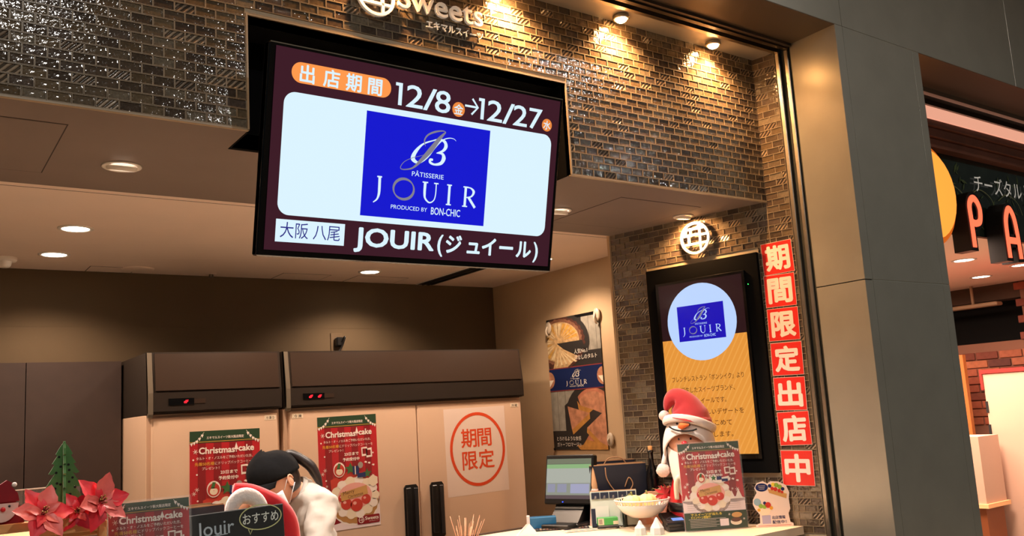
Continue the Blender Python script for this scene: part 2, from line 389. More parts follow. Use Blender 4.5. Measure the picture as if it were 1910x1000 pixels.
# interior walls
b = MB(); b.box(-1.2, 3.6, 2.665, 2.72, 0, 2.47, back_wall_m); b.box(-1.2, 3.555, 2.6638, 2.665, 2.11, 2.114, back_wall_m); wb = b.build('wall_back', kind='structure')
b = MB(); b.prism([(3.555, 0.90), (3.60, 0.90), (3.60, 2.70), (3.555, 2.70)], 0, 2.47, cream_wall); b.prism([(3.13, 0.885), (3.60, 0.885), (3.60, 0.92), (3.13, 0.92)], 0, 2.47, cream_wall); b.build('wall_side', kind='structure')
b = MB(); b.box(-1.25, -1.2, 0, 2.72, 0, 2.47, cream_wall); b.build('wall_left', kind='structure')
b = MB(); b.box(-3, 10, -6.5, 6, -0.05, 0, floor_m); b.build('floor', kind='structure')
b = MB(); b.box(-3, 10, -6.5, -0.42, 4.2, 4.25, mat('mall_ceiling', '77756e', 0.8)); b.build('ceiling_mall', kind='structure')
b = MB(); b.box(-3, 10, -6.6, -6.5, 0, 4.2, mat('mall_wall', '6d675c', 0.8)); b.build('wall_mall', kind='structure')
# dark laminate wall panels left of the freezers
lp = thing('wall_panelling', 'dark brown laminate panels standing left of the freezers', 'panelling', (0, 2.43, 0))
for x0, x1 in ((-1.19, -0.20), (-0.197, 0.545), (0.549, 0.99)):
    b = MB(); b.box(x0, x1, 0, 0.2, 1.17, 1.9, dark_panel_m); b.build('panel', lp)
b = MB(); b.box(-1.19, 0.99, 0.01, 0.2, 0, 1.168, mat('brown_cabinet', '6e5746', 0.6)); b.build('plinth', lp)

# ------------------------------------------------------------------ shutter rail, mall fascia, column
b = MB()
b.box(-1.2, 3.335, -0.115, 0.0, 3.108, 3.16, mat('ledge_metal', 'cbc4b6', .35, .45))
tl = b.build('trim_1', kind='structure')
b = MB(); b.box(-1.2, 3.35, -0.137, -0.117, 3.100, 3.16, steel); b.box(-1.2, 3.352, -0.159, -0.139, 3.125, 3.16, blk_matte); b.box(-1.2, 3.36, -0.181, -0.161, 3.104, 3.16, dark_steel); b.box(-1.2, 3.36, -0.20, -0.184, 3.112, 3.16, brown_metal); b.build('shutter_rail', tl)
b = MB(); b.box(-1.2, 3.363, -0.43, -0.2, 3.125, 3.2, brown_metal); b.box(4.045, 9, -0.43, -0.18, 3.125, 3.2, brown_metal); b.build('soffit_outer', kind='structure')
ch = thing('shutter_guide', 'vertical twin steel shutter guide with a black slot beside the column', 'shutter guide', (SX0, 0, 0), SP - PI / 2)
b = MB(); b.box(0.116, 0.136, -0.004, 0.05, 0, 3.105, steel, bev=0.003); b.build('rail', ch)
b = MB(); b.box(0.160, 0.180, -0.004, 0.05, 0, 3.105, steel, bev=0.003); b.build('rail', ch)
b = MB(); b.box(0.136, 0.160, 0.03, 0.05, 0, 3.105, blk_matte); b.box(0.180, 0.189, 0.01, 0.05, 0, 3.12, blk_matte); b.build('slot', ch)
b = MB(); b.box(3.37, 4.038, -0.423, 0.35, 0, 3.3, column_joint)
colm = b.build('column', kind='structure')
g = 0.0022; ZJ = 1.975
def cp(x0, x1, y0, y1, z0, z1): b = MB(); b.box(x0, x1, y0, y1, z0, z1, column_m, bev=0.0006); b.build('panel', colm)
for z0, z1 in ((0.0, ZJ - g), (ZJ + g, 3.128)):
    cp(3.363, 3.375, -0.4285, -0.187, z0, z1)
    cp(3.3632, 3.420, -0.43, -0.40, z0, z1); cp(3.4222, 3.985, -0.43, -0.40, z0, z1); cp(3.987, 4.045, -0.43, -0.40, z0, z1)
    cp(4.033, 4.0452, -0.399, 0.35, z0, z1)
b = MB(); b.box(3.42, 4.045, -0.4275, -0.41, ZJ - g, ZJ + g, joint_light); b.build('joint_strip', colm)
fas = MB(); fas.box(-3, 10, -0.42, -0.30, 3.13, 4.2, column_joint); fas = fas.build('fascia', kind='structure')
for x0, x1 in ((-3, -1.40), (-1.397, 0.20), (0.203, 1.80), (1.803, 3.414), (3.417, 5.03), (5.033, 6.63), (6.633, 8.23), (8.233, 10)):
    b = MB(); b.box(x0, x1, -0.432, -0.418, 3.127, 4.2, column_m, bev=0.0005); b.build('panel', fas)

# ------------------------------------------------------------------ lamps
def header_lamp(x, label):
    t = thing('spot_lamp', label, 'lamp', (x, -0.06, 3.108), 0, 'spot lamps over the tiled header')
    b = MB(); b.lathe([(0.0, -0.001), (0.034, -0.001), (0.036, -0.012), (0.03, -0.018), (0.027, -0.01)], steel, seg=24); b.build('bezel', t)
    b = MB(); b.lathe([(0.0001, -0.006), (0.020, -0.007), (0.026, -0.012)], dark_steel, None, 20); b.build('lamp_head', t)
    b = MB(); b.ball((0, 0, -0.016), (0.024, 0.024, 0.014), mat('bulb_glow', 'ffb870', .5, emit=170), 16); b.build('bulb', t)
names = ['spot lamp over the header tiles left of the hanging screen', 'spot lamp over the circular header emblem', 'spot lamp just above the end of the word Sweets', 'bright spot lamp over the tiles between the lettering and the corner', 'spot lamp over the header tiles nearest the column corner']
for x, n in zip(HEADER_LAMPS, names): header_lamp(x, n)
def downlight(name, label, x, y, z, r, glow, group, tilt=0):
    t = thing(name, label, 'lamp', (x, y, z), 0, group)
    b = MB(); b.lathe([(r * 0.78, 0.0), (r, 0.0), (r * 1.0, -0.004), (r * 0.80, -0.006), (r * 0.74, 0.0)], white_m, seg=36); b.build('trim_ring', t)
    T = Matrix.Rotation(R(tilt), 4, 'X')
    if tilt:
        b = MB(); b.lathe([(r * 0.76, 0.0), (r * 0.74, -0.014), (r * 0.62, -0.016), (r * 0.60, -0.010)], white_m, T, 32); b.build('gimbal', t)
    b = MB(); zz = -0.013 if tilt else -0.0035; b.lathe([(0.0001, zz), (r * (0.62 if tilt else 0.76), zz)], glow, T, 32); b.build('lamp_glass', t)
    return t
downlight('gimbal_downlight', 'white tilted downlight in the brown soffit left of the hanging screen', 0.612, 0.536, HB, 0.063, lamp_glow2, 'gimbal downlights in the soffit', 14)
for (x, y), n in zip(SOFFIT_LAMPS[1:], ['gimbal downlight in the soffit beyond the left edge of the view', 'gimbal downlight in the soffit hidden behind the left of the hanging screen', 'gimbal downlight in the soffit behind the middle of the hanging screen', 'gimbal downlight in the soffit just right of the hanging screen']):
    downlight('gimbal_downlight', n, x, y, HB, 0.063, lamp_glow2, 'gimbal downlights in the soffit', 14)
downlight('gimbal_downlight', 'glaring downlight above the round wall emblem on the right tiled wall', 3.15, 0.372, HB, 0.05, mat('bulb_glow_soft', 'ffc080', .5, emit=45), 'gimbal downlights in the soffit', 10)
dn = ['round downlight nearer the front on the left of the shop ceiling', 'round downlight further back on the left of the shop ceiling', 'round downlight in the shop ceiling under the hanging screen, above the freezers',
      'round shop ceiling downlight hidden behind the hanging screen', 'round shop ceiling downlight hidden behind the left of the hanging screen', 'round shop ceiling downlight near the right wall', 'round shop ceiling downlight beyond the left edge']
for (x, y), n in zip(CEILING_LAMPS, dn): downlight('ceiling_downlight', n, x, y, CZ, 0.072, lamp_glow, 'round downlights in the shop ceiling')
# ceiling fittings
t = thing('air_slot_grille', 'long black linear air grille in the shop ceiling near the right wall', 'grille', (2.975, 2.25, CZ))
b = MB(); b.box(-0.07, 0.07, -0.72, 0.40, -0.004, 0.0, white_m); b.build('frame', t)
b = MB(); b.box(-0.06, 0.06, -0.71, 0.39, -0.0045, -0.0035, blk_matte); b.build('slot', t)
for dx in (-0.02, 0.022): b = MB(); b.box(dx - 0.003, dx + 0.003, -0.71, 0.39, -0.010, -0.0042, dark_steel); b.build('blade', t)
t = thing('ceiling_speaker', 'flat round cream ceiling speaker cover in the shop ceiling', 'speaker', (1.09, 2.52, CZ))
b = MB(); b.lathe([(0.0001, -0.006), (0.07, -0.006), (0.083, -0.004), (0.085, 0.0)], ceil_m, seg=32); b.build('cover', t)
t = thing('smoke_detector', 'white smoke detector on the ceiling at the left edge', 'smoke detector', (0.437, 2.37, CZ))
b = MB(); b.lathe([(0.0001, -0.02), (0.05, -0.02), (0.055, -0.012), (0.055, 0.0)], white_m, seg=28); b.build('base', t)
b = MB(); b.lathe([(0.0001, -0.05), (0.02, -0.05), (0.028, -0.04), (0.034, -0.02)], white_m, seg=24); b.build('sensor_cap', t)
b = MB(); b.lathe([(0.021, -0.046), (0.030, -0.030)], chrome, seg=24); b.build('sensor_ring', t)
t = thing('sprinkler', 'small dark sprinkler head in the ceiling above the freezers', 'sprinkler', (1.507, 2.58, CZ))
b = MB(); b.lathe([(0.0001, -0.004), (0.03, -0.004), (0.032, 0.0)], ceil_m, seg=20); b.build('plate', t)
b = MB(); b.lathe([(0.0001, -0.02), (0.014, -0.02), (0.012, -0.004)], dark_steel, seg=14); b.build('nozzle', t)

# ------------------------------------------------------------------ logo shared by the screens and banner
def logo(P, x0, y0, x1, y1, blue, wh, gr, l=3, small=True):
    X = lambda u: x0 + u * (x1 - x0); Y = lambda v: y0 + v * (y1 - y0); q = (x1 - x0)
    P.rect(x0, y0, x1, y1, blue, l)
    def S(pts, wd, m, ll=l + 1, sm=6): P.line([(X(a), Y(c)) for a, c in pts], [v * q for v in wd], m, ll, sm=sm)
    S([(0.712, .161), (0.692, .143), (0.651, .143), (0.601, .173), (0.545, .247), (0.491, .355), (0.44, .419), (0.405, .428), (0.372, .394), (0.39, .324), (0.444, .241), (0.522, .192), (0.571, .171), (0.617, .185), (0.631, .232), (0.608, .28), (0.557, .31)], [.002, .004, .006, .008, .016, .014, .010, .018, .034, .026, .012, .008, .010, .022, .028, .018, .003], wh)
    S([(0.557, .31), (0.604, .309), (0.62, .352), (0.60, .405), (0.55, .426), (0.512, .411), (0.512, .385), (0.533, .382)], [.004, .018, .032, .024, .014, .018, .020, .014], wh)
    S([(0.465, .259), (0.454, .202), (0.479, .143), (0.536, .101), (0.596, .081), (0.622, .088)], [.002, .010, .012, .014, .008, .004], gr, l + 2)
    S([(0.622, .088), (0.571, .168), (0.507, .291), (0.439, .401), (0.379, .484), (0.322, .511), (0.286, .511), (0.282, .485), (0.309, .435), (0.364, .392), (0.431, .359), (0.499, .323)], [.008, .028, .038, .026, .012, .008, .006, .005, .004, .004, .003, .002], gr, l + 2)
    P.line([(X(.109), Y(.612)), (X(.145), Y(.612))], .010 * q, wh, l + 1); S([(.128, .612), (.130, .715), (.129, .78), (.117, .83), (.09, .863)], [.020, .020, .018, .012, .006], wh)
    n = 40; P.line([(X(.317 + .080 * math.cos(2 * PI * k / n)), Y(.705 + .10 * math.sin(2 * PI * k / n))) for k in range(n + 1)], [q * (.008 + .012 * abs(math.sin(PI * (k / n) * 2 + .6))) for k in range(n + 1)], gr, l + 1)
    for a, c in ((.463, .507), (.556, .592), (.664, .704), (.802, .845)): P.line([(X(a), Y(.614)), (X(c), Y(.614))], .009 * q, wh, l + 1)
    for a, c in ((.664, .706), (.802, .845)): P.line([(X(a), Y(.813)), (X(c), Y(.813))], .009 * q, wh, l + 1)
    S([(.484, .614), (.484, .72), (.492, .775), (.527, .812), (.562, .785), (.574, .72), (.574, .614)], [.022, .020, .014, .010, .008, .008, .008], wh)
    P.line([(X(.685), Y(.614)), (X(.685), Y(.813))], .020 * q, wh, l + 1); P.line([(X(.823), Y(.614)), (X(.823), Y(.813))], .020 * q, wh, l + 1)
    S([(.825, .618), (.865, .620), (.893, .655), (.875, .705), (.828, .722)], [.007, .010, .022, .012, .006], wh)
    P.line([(X(.850), Y(.715)), (X(.912), Y(.818))], .020 * q, wh, l + 1)
    if small:
        P.text('PÂTISSERIE', X(.373), Y(.566), .058 * q * .8, wh, l + 1, w=.257 * q)
        P.text('PRODUCED BY', X(.227), Y(.907), .050 * q * .8, wh, l + 1, w=.287 * q)
        P.text('BON-CHIC', X(.546), Y(.928), .092 * q * .8, wh, l + 1, bold=.01, w=.243 * q)

# ------------------------------------------------------------------ hanging screen
s_mar = screen('screen_maroon', '3c1a26', 1.0); s_white = screen('screen_white', 'dcf4ff', 1.0); s_or = screen('screen_orange', 'ff9a4e', 1.0)
s_blue = screen('screen_blue', '1418cf', 1.0); s_grey = screen('screen_grey', '83808f', 1.0); s_navy = screen('screen_navy_text', '2a2a86', 1.0); s_orpink = screen('screen_orange_disc', 'ee8a40', 1.0)
tilt = R(13.438)
tv = thing('hanging_screen', 'large tilted black-framed television hanging under the tiled header', 'television', (0.867, -0.198, 2.623), rot=(tilt - 0, 0, 0))
tv.rotation_euler = (-tilt, 0, 0) if False else (tilt, 0, 0)
# local frame: x right, -z down the face, -y out of the face
W_, H_ = 1.101, 0.634
b = MB(); b.box(0, W_, 0.004, 0.045, -H_, 0, blk_gloss, bev=0.004); b.build('bezel', tv)
b = MB(); b.box(0.0, 0.006, 0.010, 0.040, -H_ + 0.004, -0.004, mat('bezel_edge', '8d8577', 0.35, 0.7)); b.box(0.004, W_ - 0.004, 0.003, 0.006, -0.003, 0.0005, mat('bezel_edge', '8d8577')); b.build('bezel_edge', tv)
b = MB(); b.box(0.25, 0.85, 0.045, 0.10, -0.5, -0.12, blk_matte, bev=0.01); b.build('rear_housing', tv)
P = Print(); P.rect(0.020, 0.011, 1.083, 0.613, s_mar, 0); P.build('display', tv)
P = Print()
P.rrect(0.053, 0.138, 1.056, 0.506, 0.036, s_white, 1)
logo(P, 0.322, 0.157, 0.789, 0.487, s_blue, s_white, s_grey, 2)
P.rrect(0.071, 0.047, 0.401, 0.109, 0.0305, s_or, 1)
for k, ch_ in enumerate('出店期間'): P.text(ch_, 0.098 + k * 0.0745, 0.1005, 0.0565, s_white, 2, bold=0.022)
for c_, xa, xb in (('1', .416, .442), ('2', .456, .520), ('/', .520, .569), ('8', .563, .624), ('1', .733, .758), ('2', .770, .835), ('/', .836, .884), ('2', .879, .942), ('7', .947, 1.007)): (P.line([(xa + .001, .0575), (xb - .001, .0575)], .010, s_white, 2), P.line([(xb - .007, .0525), (xb - .007, .1235)], .013, s_white, 2)) if c_ == '1' else P.text(c_, xa + .002, 0.1235, 0.102, s_white, 2, bold=0.01, w=xb - xa - .004)
P.ell(0.656, 0.104, 0.0245, 0.0245, s_orpink, 1); P.text('金', 0.656, 0.1185, 0.037, s_white, 2, bold=.012, al='C')
P.line([(0.680, 0.0865), (0.730, 0.0865)], 0.007, s_white, 2); P.line([(0.708, 0.060), (0.732, 0.0865), (0.708, 0.113)], 0.007, s_white, 2)
P.ell(1.030, 0.104, 0.0225, 0.0225, s_orpink, 1); P.text('水', 1.030, 0.117, 0.034, s_white, 2, bold=.012, al='C')
P.rect(0.052, 0.519, 0.274, 0.587, s_white, 1); P.text('大阪 八尾', 0.066, 0.570, 0.052, s_navy, 2, w=0.193)
P.text('JOUIR', 0.310, 0.583, 0.082, s_white, 2, bold=0.028, w=0.285); P.text('(', 0.612, 0.583, 0.078, s_white, 2, bold=0.02)
for k, ch_ in enumerate('ジュイール'): P.text(ch_, 0.645 + k * 0.073 + (0.012 if k == 1 else 0), 0.5835, 0.070, s_white, 2, bold=0.03)
P.text(')', 1.012, 0.583, 0.078, s_white, 2, bold=0.02)
P.build('picture', tv)
b = MB(); b.box(0.45, 0.65, 0.10, 0.30, -0.25, -0.05, blk_matte)
mount = b.build('wall_mount', tv)

# ------------------------------------------------------------------ header sign
def emblem(par, cx, cz, r, depth, m, y):
    b = MB(); n = 48; b.ribbon([(cx + r * math.cos(2 * PI * k / n), cz + r * math.sin(2 * PI * k / n)) for k in range(n)], r * .16, y, y + depth, m, closed=True); b.build('ring', par)
    b = MB(); wd = r * .15
    def L(*p): b.ribbon([(cx + a * r, cz + c * r) for a, c in p], wd, y + .001, y + depth, m)
    L((.38, .90), (.38, -.88)); L((-.72, .62), (.80, .62)); L((-.95, -.38), (.92, -.38)); L((-.45, .22), (-.45, -.38)); L((-.90, .22), (.38, .22)); L((-.28, .62), (-.28, .3)); L((-.60, .62), (-.75, .25)); L((.38, .16), (.92, .16))
    b.build('emblem_strokes', par)
hs = thing('header_sign', 'cream raised letters and round emblem on the tiled header', 'sign', (0, -0.03, 0))
emblem(hs, 1.307, 2.942, 0.066, 0.012, sign_white, 0)
b = MB()
def solid_text(par, name, s, x, z, h, depth, m, w=None, bold=0, y=0, T=None):
    vs, fs = glyphs(s, bold); x0 = min(v[0] for v in vs); W = max(v[0] for v in vs) - x0; k = (w / W) if w else h
    b = MB(); n = len(vs); P0 = [(x + (a - x0) * k, y, z + c * h) for a, c in vs]; P1 = [(p[0], y + depth, p[2]) for p in P0]
    b.add(P0, fs, m); ed = {}
    for f in fs:
        for i in range(len(f)): a, c = f[i], f[(i + 1) % len(f)]; ed[(a, c)] = 1
    sides = [(a, a + n, c + n, c) for a, c in ed if (c, a) not in ed]
    b.add(P0 + P1, sides, m); return b.build(name, par)
solid_text(hs, 'letters', 'Sweets', 1.392, 2.924, 0.122, 0.012, sign_white, w=0.352, bold=0)
solid_text(hs, 'small_letters', 'エキマルスイーツ', 1.508, 2.878, 0.034, 0.006, sign_white, w=0.240, bold=0.0, y=0.012)
for x in (1.26, 1.36, 1.42, 1.55, 1.70): b = MB(); b.box(x - .002, x + .002, 0.0, 0.03, 2.935, 2.939, steel); b.build('stand_off', hs)
we = thing('wall_emblem', 'small round white emblem glowing on the right tiled wall over the portrait screen', 'sign', (SX0, 0, 0), SP - PI / 2)
emblem(we, -0.380, 2.303, 0.075, 0.010, sign_white, -0.026)
for x in (-.44, -.33): b = MB(); b.box(x, x + .004, -0.02, 0.0, 2.30, 2.304, steel); b.build('stand_off', we)

# ------------------------------------------------------------------ portrait screen on the right wall
s_mar2 = screen('screen_dark_maroon', '2a1418', 1.0); s_sky = screen('screen_pale_blue', 'bcd6ff', 1.0); s_blue2 = screen('screen_deep_blue', '1a12b4', 1.0); s_or2 = screen('screen_amber', 'e6963c', 1.0); s_or3 = screen('screen_amber_stripe', 'eda148', 1.0); s_brn = screen('screen_brown_text', '4a2410', 1.0)
ds = thing('portrait_screen', 'black-framed portrait advertising screen with orange page on the right wall', 'screen', (SX0, 0, 0), SP - PI / 2)
b = MB(); b.box(-0.683, -0.067, -0.022, 0.0, 1.162, 2.180, lining, bev=0.002); b.build('surround', ds)
b = MB(); b.box(-0.628, -0.135, -0.030, -0.022, 1.225, 2.105, blk_gloss, bev=0.002); b.build('bezel', ds)
b = MB(); b.box(-0.686, -0.683, -0.020, 0.0, 1.162, 2.180, mat('surround_edge', '7a5f45', 0.5)); b.build('edge_strip', ds)
P = Print(); LX, TZ = -0.610, 2.090
P.rect(0, 0, 0.460, 0.840, s_mar2, 0); P.rect(0, 0.279, 0.460, 0.840, s_or2, 1)
for k in range(34):                                 # printed diagonal stripes, clipped to the amber page
    x0 = -0.55 + k * 0.030; pts = []
    for (xa, ya) in ((x0, 0.840), (x0 + .561 * .6, 0.279), (x0 + .561 * .6 + .008, 0.279), (x0 + .008, 0.840)): pts.append((xa, ya))
    def clip(p, q, lim):
        t = (lim - p[0]) / (q[0] - p[0]); return (lim, p[1] + (q[1] - p[1]) * t)
    out = pts
    for lim, sgn in ((0.0, 1), (0.460, -1)):
        nn = []
        for i in range(len(out)):
            p, q = out[i], out[(i + 1) % len(out)]; ip = (p[0] - lim) * sgn >= 0; iq = (q[0] - lim) * sgn >= 0
            if ip: nn.append(p)
            if ip != iq: nn.append(clip(p, q, lim))
        out = nn
        if not out: break
    if len(out) > 2: P.poly(out, s_or3, 2)
dsp = P.build('display', ds, (LX, -0.0302, TZ))
P = Print()
P.ell(0.227, 0.202, 0.189, 0.189, s_sky, 3, 48)
logo(P, 0.098, 0.117, 0.353, 0.291, s_blue2, s_sky, s_grey, 4)
P.build('picture', ds, (LX, -0.0302, TZ))
def jp(s, u0, u1, z, h=0.030): P = Print(); P.text(s, -u0 + 0.610, TZ - z, h, s_brn, 4, bold=.004, w=(u0 - u1)); P.build('lettering', ds, (LX, -0.0302, TZ))
jp('フレンチレストラン「ボンシイク」より', .573, .186, 1.605); jp('誕生したスイーツブランド、', .527, .238, 1.550)
jp('ジュイールです。', .475, .287, 1.496); jp('からだに優しいデザートを', .545, .203, 1.441); jp('心をこめて', .430, .270, 1.388); jp('お届けします。', .470, .268, 1.334)
b = MB(); b.ball((-0.119, -0.031, 2.034), 0.0025, mat('green_led', '30ff60', 0.5, emit=3), 8); b.build('indicator_light', ds)

# ------------------------------------------------------------------ seven red sheets
red_sheet = mat('red_sheet', 'd42820', 0.35); sheet_white = mat('sheet_white', 'f0dfd8', 0.5); lam = mat('laminate_edge', 'e0c8c0', 0.2)
tops = [2.212, 2.062, 1.906, 1.748, 1.590, 1.432, 1.262]
desc = ['topmost', 'second from the top', 'third from the top', 'middle', 'third from the bottom', 'second from the bottom', 'lowest']
for k, ch_ in enumerate('期間限定出店中'):
    t = thing('red_sheet', '%s red laminated sheet with one white character %s beside the portrait screen' % (desc[k], ch_), 'sign', (SX0, 0, 0), SP - PI / 2, 'red character sheets beside the portrait screen')
    xx = -0.049 - 0.001 * k + rnd.uniform(-.001, .001); h = 0.150 if k < 6 else 0.156
    T = Matrix.Translation((xx, -0.0075, tops[k])) @ Matrix.Rotation(R(rnd.uniform(-1.5, 1.5)), 4, 'Y')
    b = MB(); b.box(0, 0.150, 0, 0.0015, -h, 0, lam, T); b.box(0.002, 0.148, -0.0004, 0, -h + 0.002, -0.002, red_sheet, T); b.build('sheet', t)
    vs, fs = glyphs(ch_); x0 = min(v[0] for v in vs); x1 = max(v[0] for v in vs); y0 = min(v[1] for v in vs); y1 = max(v[1] for v in vs)
    b = MB()
    for i, (dx, dy) in enumerate(BOLD): b.add([(0.020 + dx * .0045 + (a - x0) / (x1 - x0) * 0.110, -0.0010 - i * 2e-5, -h + 0.020 + dy * .0045 + (c - y0) / (y1 - y0) * (h - 0.040)) for a, c in vs], fs, sheet_white, False, T)
    b.build('character', t)

# ------------------------------------------------------------------ freezers
fr_cream = mat('freezer_enamel', 'dbbca2', 0.38, noise=0.02, nscale=3); fr_brown = mat('freezer_brown', '33261e', 0.4, 0, spec=.3); fr_dark = mat('freezer_dark_band', '231b15', 0.6, spec=.25); gasket = mat('gasket', '6d5a45', 0.7)
led_red = mat('led_red', 'ff2030', 0.5, emit=3); hnd = mat('handle_black', '17181a', 0.3); tape = mat('label_tape', 'ecdcc4', 0.5); ink = mat('black_ink', '1a1614', 0.6)
def freezer(x0, x1, label, splits, disp, disptxt, labels):
    t = thing('freezer', label, 'freezer', (x0, 1.911, 0), 0, 'upright kitchen freezers at the back wall'); w = x1 - x0
    b = MB(); b.box(0.0, w, 0.035, 0.70, 0.10, 1.60, fr_cream, bev=0.004); b.box(0.02, w - 0.02, 0.08, 0.66, 0.0, 0.10, blk_matte); b.build('body', t)
    b = MB(); b.prism_x([(0.045, 1.60), (-0.012, 1.605), (-0.012, 1.70), (0.012, 1.90), (0.69, 1.90), (0.69, 1.60)], 0.0, w, fr_dark); hd = b.build('machine_hood', t)
    b = MB(); b.prism_x([(-0.016, 1.712), (0.008, 1.893), (0.02, 1.893), (0.0, 1.712)], 0.035, w - 0.012, fr_brown); b.build('upper_fascia', t)
    b = MB(); b.prism_x([(-0.020, 1.612), (-0.020, 1.702), (0.0, 1.702), (0.0, 1.612)], 0.022, w - 0.012, fr_dark); b.build('lower_fascia', t)
    b = MB(); b.prism_x([(-0.010, 1.585), (-0.022, 1.60), (-0.022, 1.70), (0.008, 1.898), (0.03, 1.898), (0.0, 1.585)], 0.0, 0.022, mat('hood_side', '6b6255', 0.45, 0.3)); b.build('hood_side', t)
    b = MB(); dx = disp; b.box(dx, dx + 0.12, -0.0225, -0.019, 1.640, 1.672, blk_gloss); b.box(dx + 0.12, dx + 0.175, -0.0220, -0.019, 1.645, 1.667, fr_brown); pd = b.build('control_panel', t)
    for i, s in enumerate(disptxt): P = Print(); P.text(s, dx + 0.070 - (len(disptxt) - 1) * 0.038 + i * 0.05, -1.648, 0.022, led_red, 1, shear=.2); P.build('readout', pd, (0, -0.0226, 0))
    edges = [0.0] + splits + [w]
    for zz0, zz1 in ((0.115, 0.795), (0.802, 1.583)):
        for i in range(len(edges) - 1):
            d0, d1 = edges[i] + (0.022 if i == 0 else 0.002), edges[i + 1] - (0.02 if i == len(edges) - 2 else 0.002)
            b = MB(); b.box(d0, d1, -0.002, 0.034, zz0, zz1, fr_cream, bev=0.006); d = b.build('door', t)
            right = (i % 2 == 0) or len(edges) == 2
            hx = d1 - 0.058 if right else d0 + 0.105
            if len(edges) == 2: hx = d1 - 0.05
            hz0, hz1 = (0.83, 1.14) if zz0 > 0.5 else (0.45, 0.74)
            b = MB(); P8 = [(hx - .044, hz0 + .012), (hx - .032, hz0), (hx + .032, hz0), (hx + .044, hz0 + .012), (hx + .044, hz1 - .016), (hx + .032, hz1), (hx - .032, hz1), (hx - .044, hz1 - .016)]
            b.prism_y(P8, -0.010, -0.002, hnd); b.box(hx - .040, hx - .008, -0.030, -0.010, hz0 + .03, hz1 - .015, hnd, bev=0.004); b.box(hx + .016, hx + .038, -0.016, -0.010, hz0 + .02, hz1 - .02, mat('handle_edge', '2b2c30', 0.25), bev=0.002); b.build('handle', d)
    for lx, lz, s in labels:
        b = MB(); b.box(lx, lx + 0.060, -0.0030, -0.0020, lz, lz + 0.024, tape); lo = b.build('label_tape', t); P = Print(); P.text(s, lx + .006, -lz - .004, 0.018, ink, 1, w=.046); P.build('lettering', lo, (0, -0.0031, 0))
    return t
freezer(1.003, 1.664, 'narrow cream upright freezer with brown hood, left one behind the worker', [], 0.093, ['dF'], [(0.570, 1.545, '冷凍⑤')])
freezer(1.686, 3.222, 'wide cream two-door freezer with brown hood, right of the worker', [0.777], 0.090, ['dF', 'dF'], [(0.035, 1.545, '冷凍'), (1.435, 1.54, '冷蔵')])
t = thing('wall_outlet', 'wall outlet plate with a black plug above the wide freezer', 'outlet', (2.32, 2.660, 2.02))
b = MB(); b.box(-0.042, 0.042, -0.003, 0.006, -0.06, 0.06, mat('outlet_plate', '5a4a36', 0.4), bev=0.002); b.build('plate', t)
b = MB(); b.box(-0.020, 0.030, -0.045, -0.003, -0.03, 0.03, blk, bev=0.008); b.build('plug', t)
b = MB(); b.tube(smooth_pts([(0.01, -0.04, 0.0), (0.03, -0.06, 0.03), (0.0, -0.05, -0.05), (-0.06, -0.05, -0.09), (-0.15, -0.04, -0.11)]), 0.006, blk, 8); b.build('cable', t)

# ------------------------------------------------------------------ posters
pr = dict(green=mat('print_green', '23402a', 0.4), dgreen=mat('print_dark_green', '1c3624', 0.4), red=mat('print_red', 'b3202a', 0.35), dred=mat('print_dark_red', '86161f', 0.35), white=mat('print_white', 'f3e8e0', 0.5), gold=mat('print_gold', 'd9a13a', 0.4), cream=mat('print_cream', 'efe0c8', 0.5), crust=mat('print_crust', 'b5854c', 0.5), straw=mat('print_strawberry', 'c23a2e', 0.35), pink=mat('print_pink', 'e8a9a0', 0.5), navy=mat('print_navy', '1d2c62', 0.4), leaf=mat('print_leaf', '3d6b3a', 0.4), brown=mat('print_brown', '5a3220', 0.5), snow=mat('print_snow', 'efdfe2', 0.5), yellow=mat('print_yellow', 'e6cf4a', 0.4), grey=mat('print_grey', '9a938c', 0.5), wood=mat('print_wood', 'c79a5c', 0.5))
def flag_row(P, pts, s, l):
    P.line(pts, s * .10, pr['white'], l, sm=4); S_ = smooth_pts([(a, c, 0) for a, c in pts], 3)
    for a in S_[1:-1:1]: P.poly([(a.x - s * .45, a.y), (a.x + s * .45, a.y), (a.x, a.y + s)], pr['white'], l)
def flake(P, x, y, r, l=3):
    for k in range(3): a = PI * k / 3 + .2; P.line([(x - r * math.cos(a), y - r * math.sin(a)), (x + r * math.cos(a), y + r * math.sin(a))], r * .18, pr['white'], l)
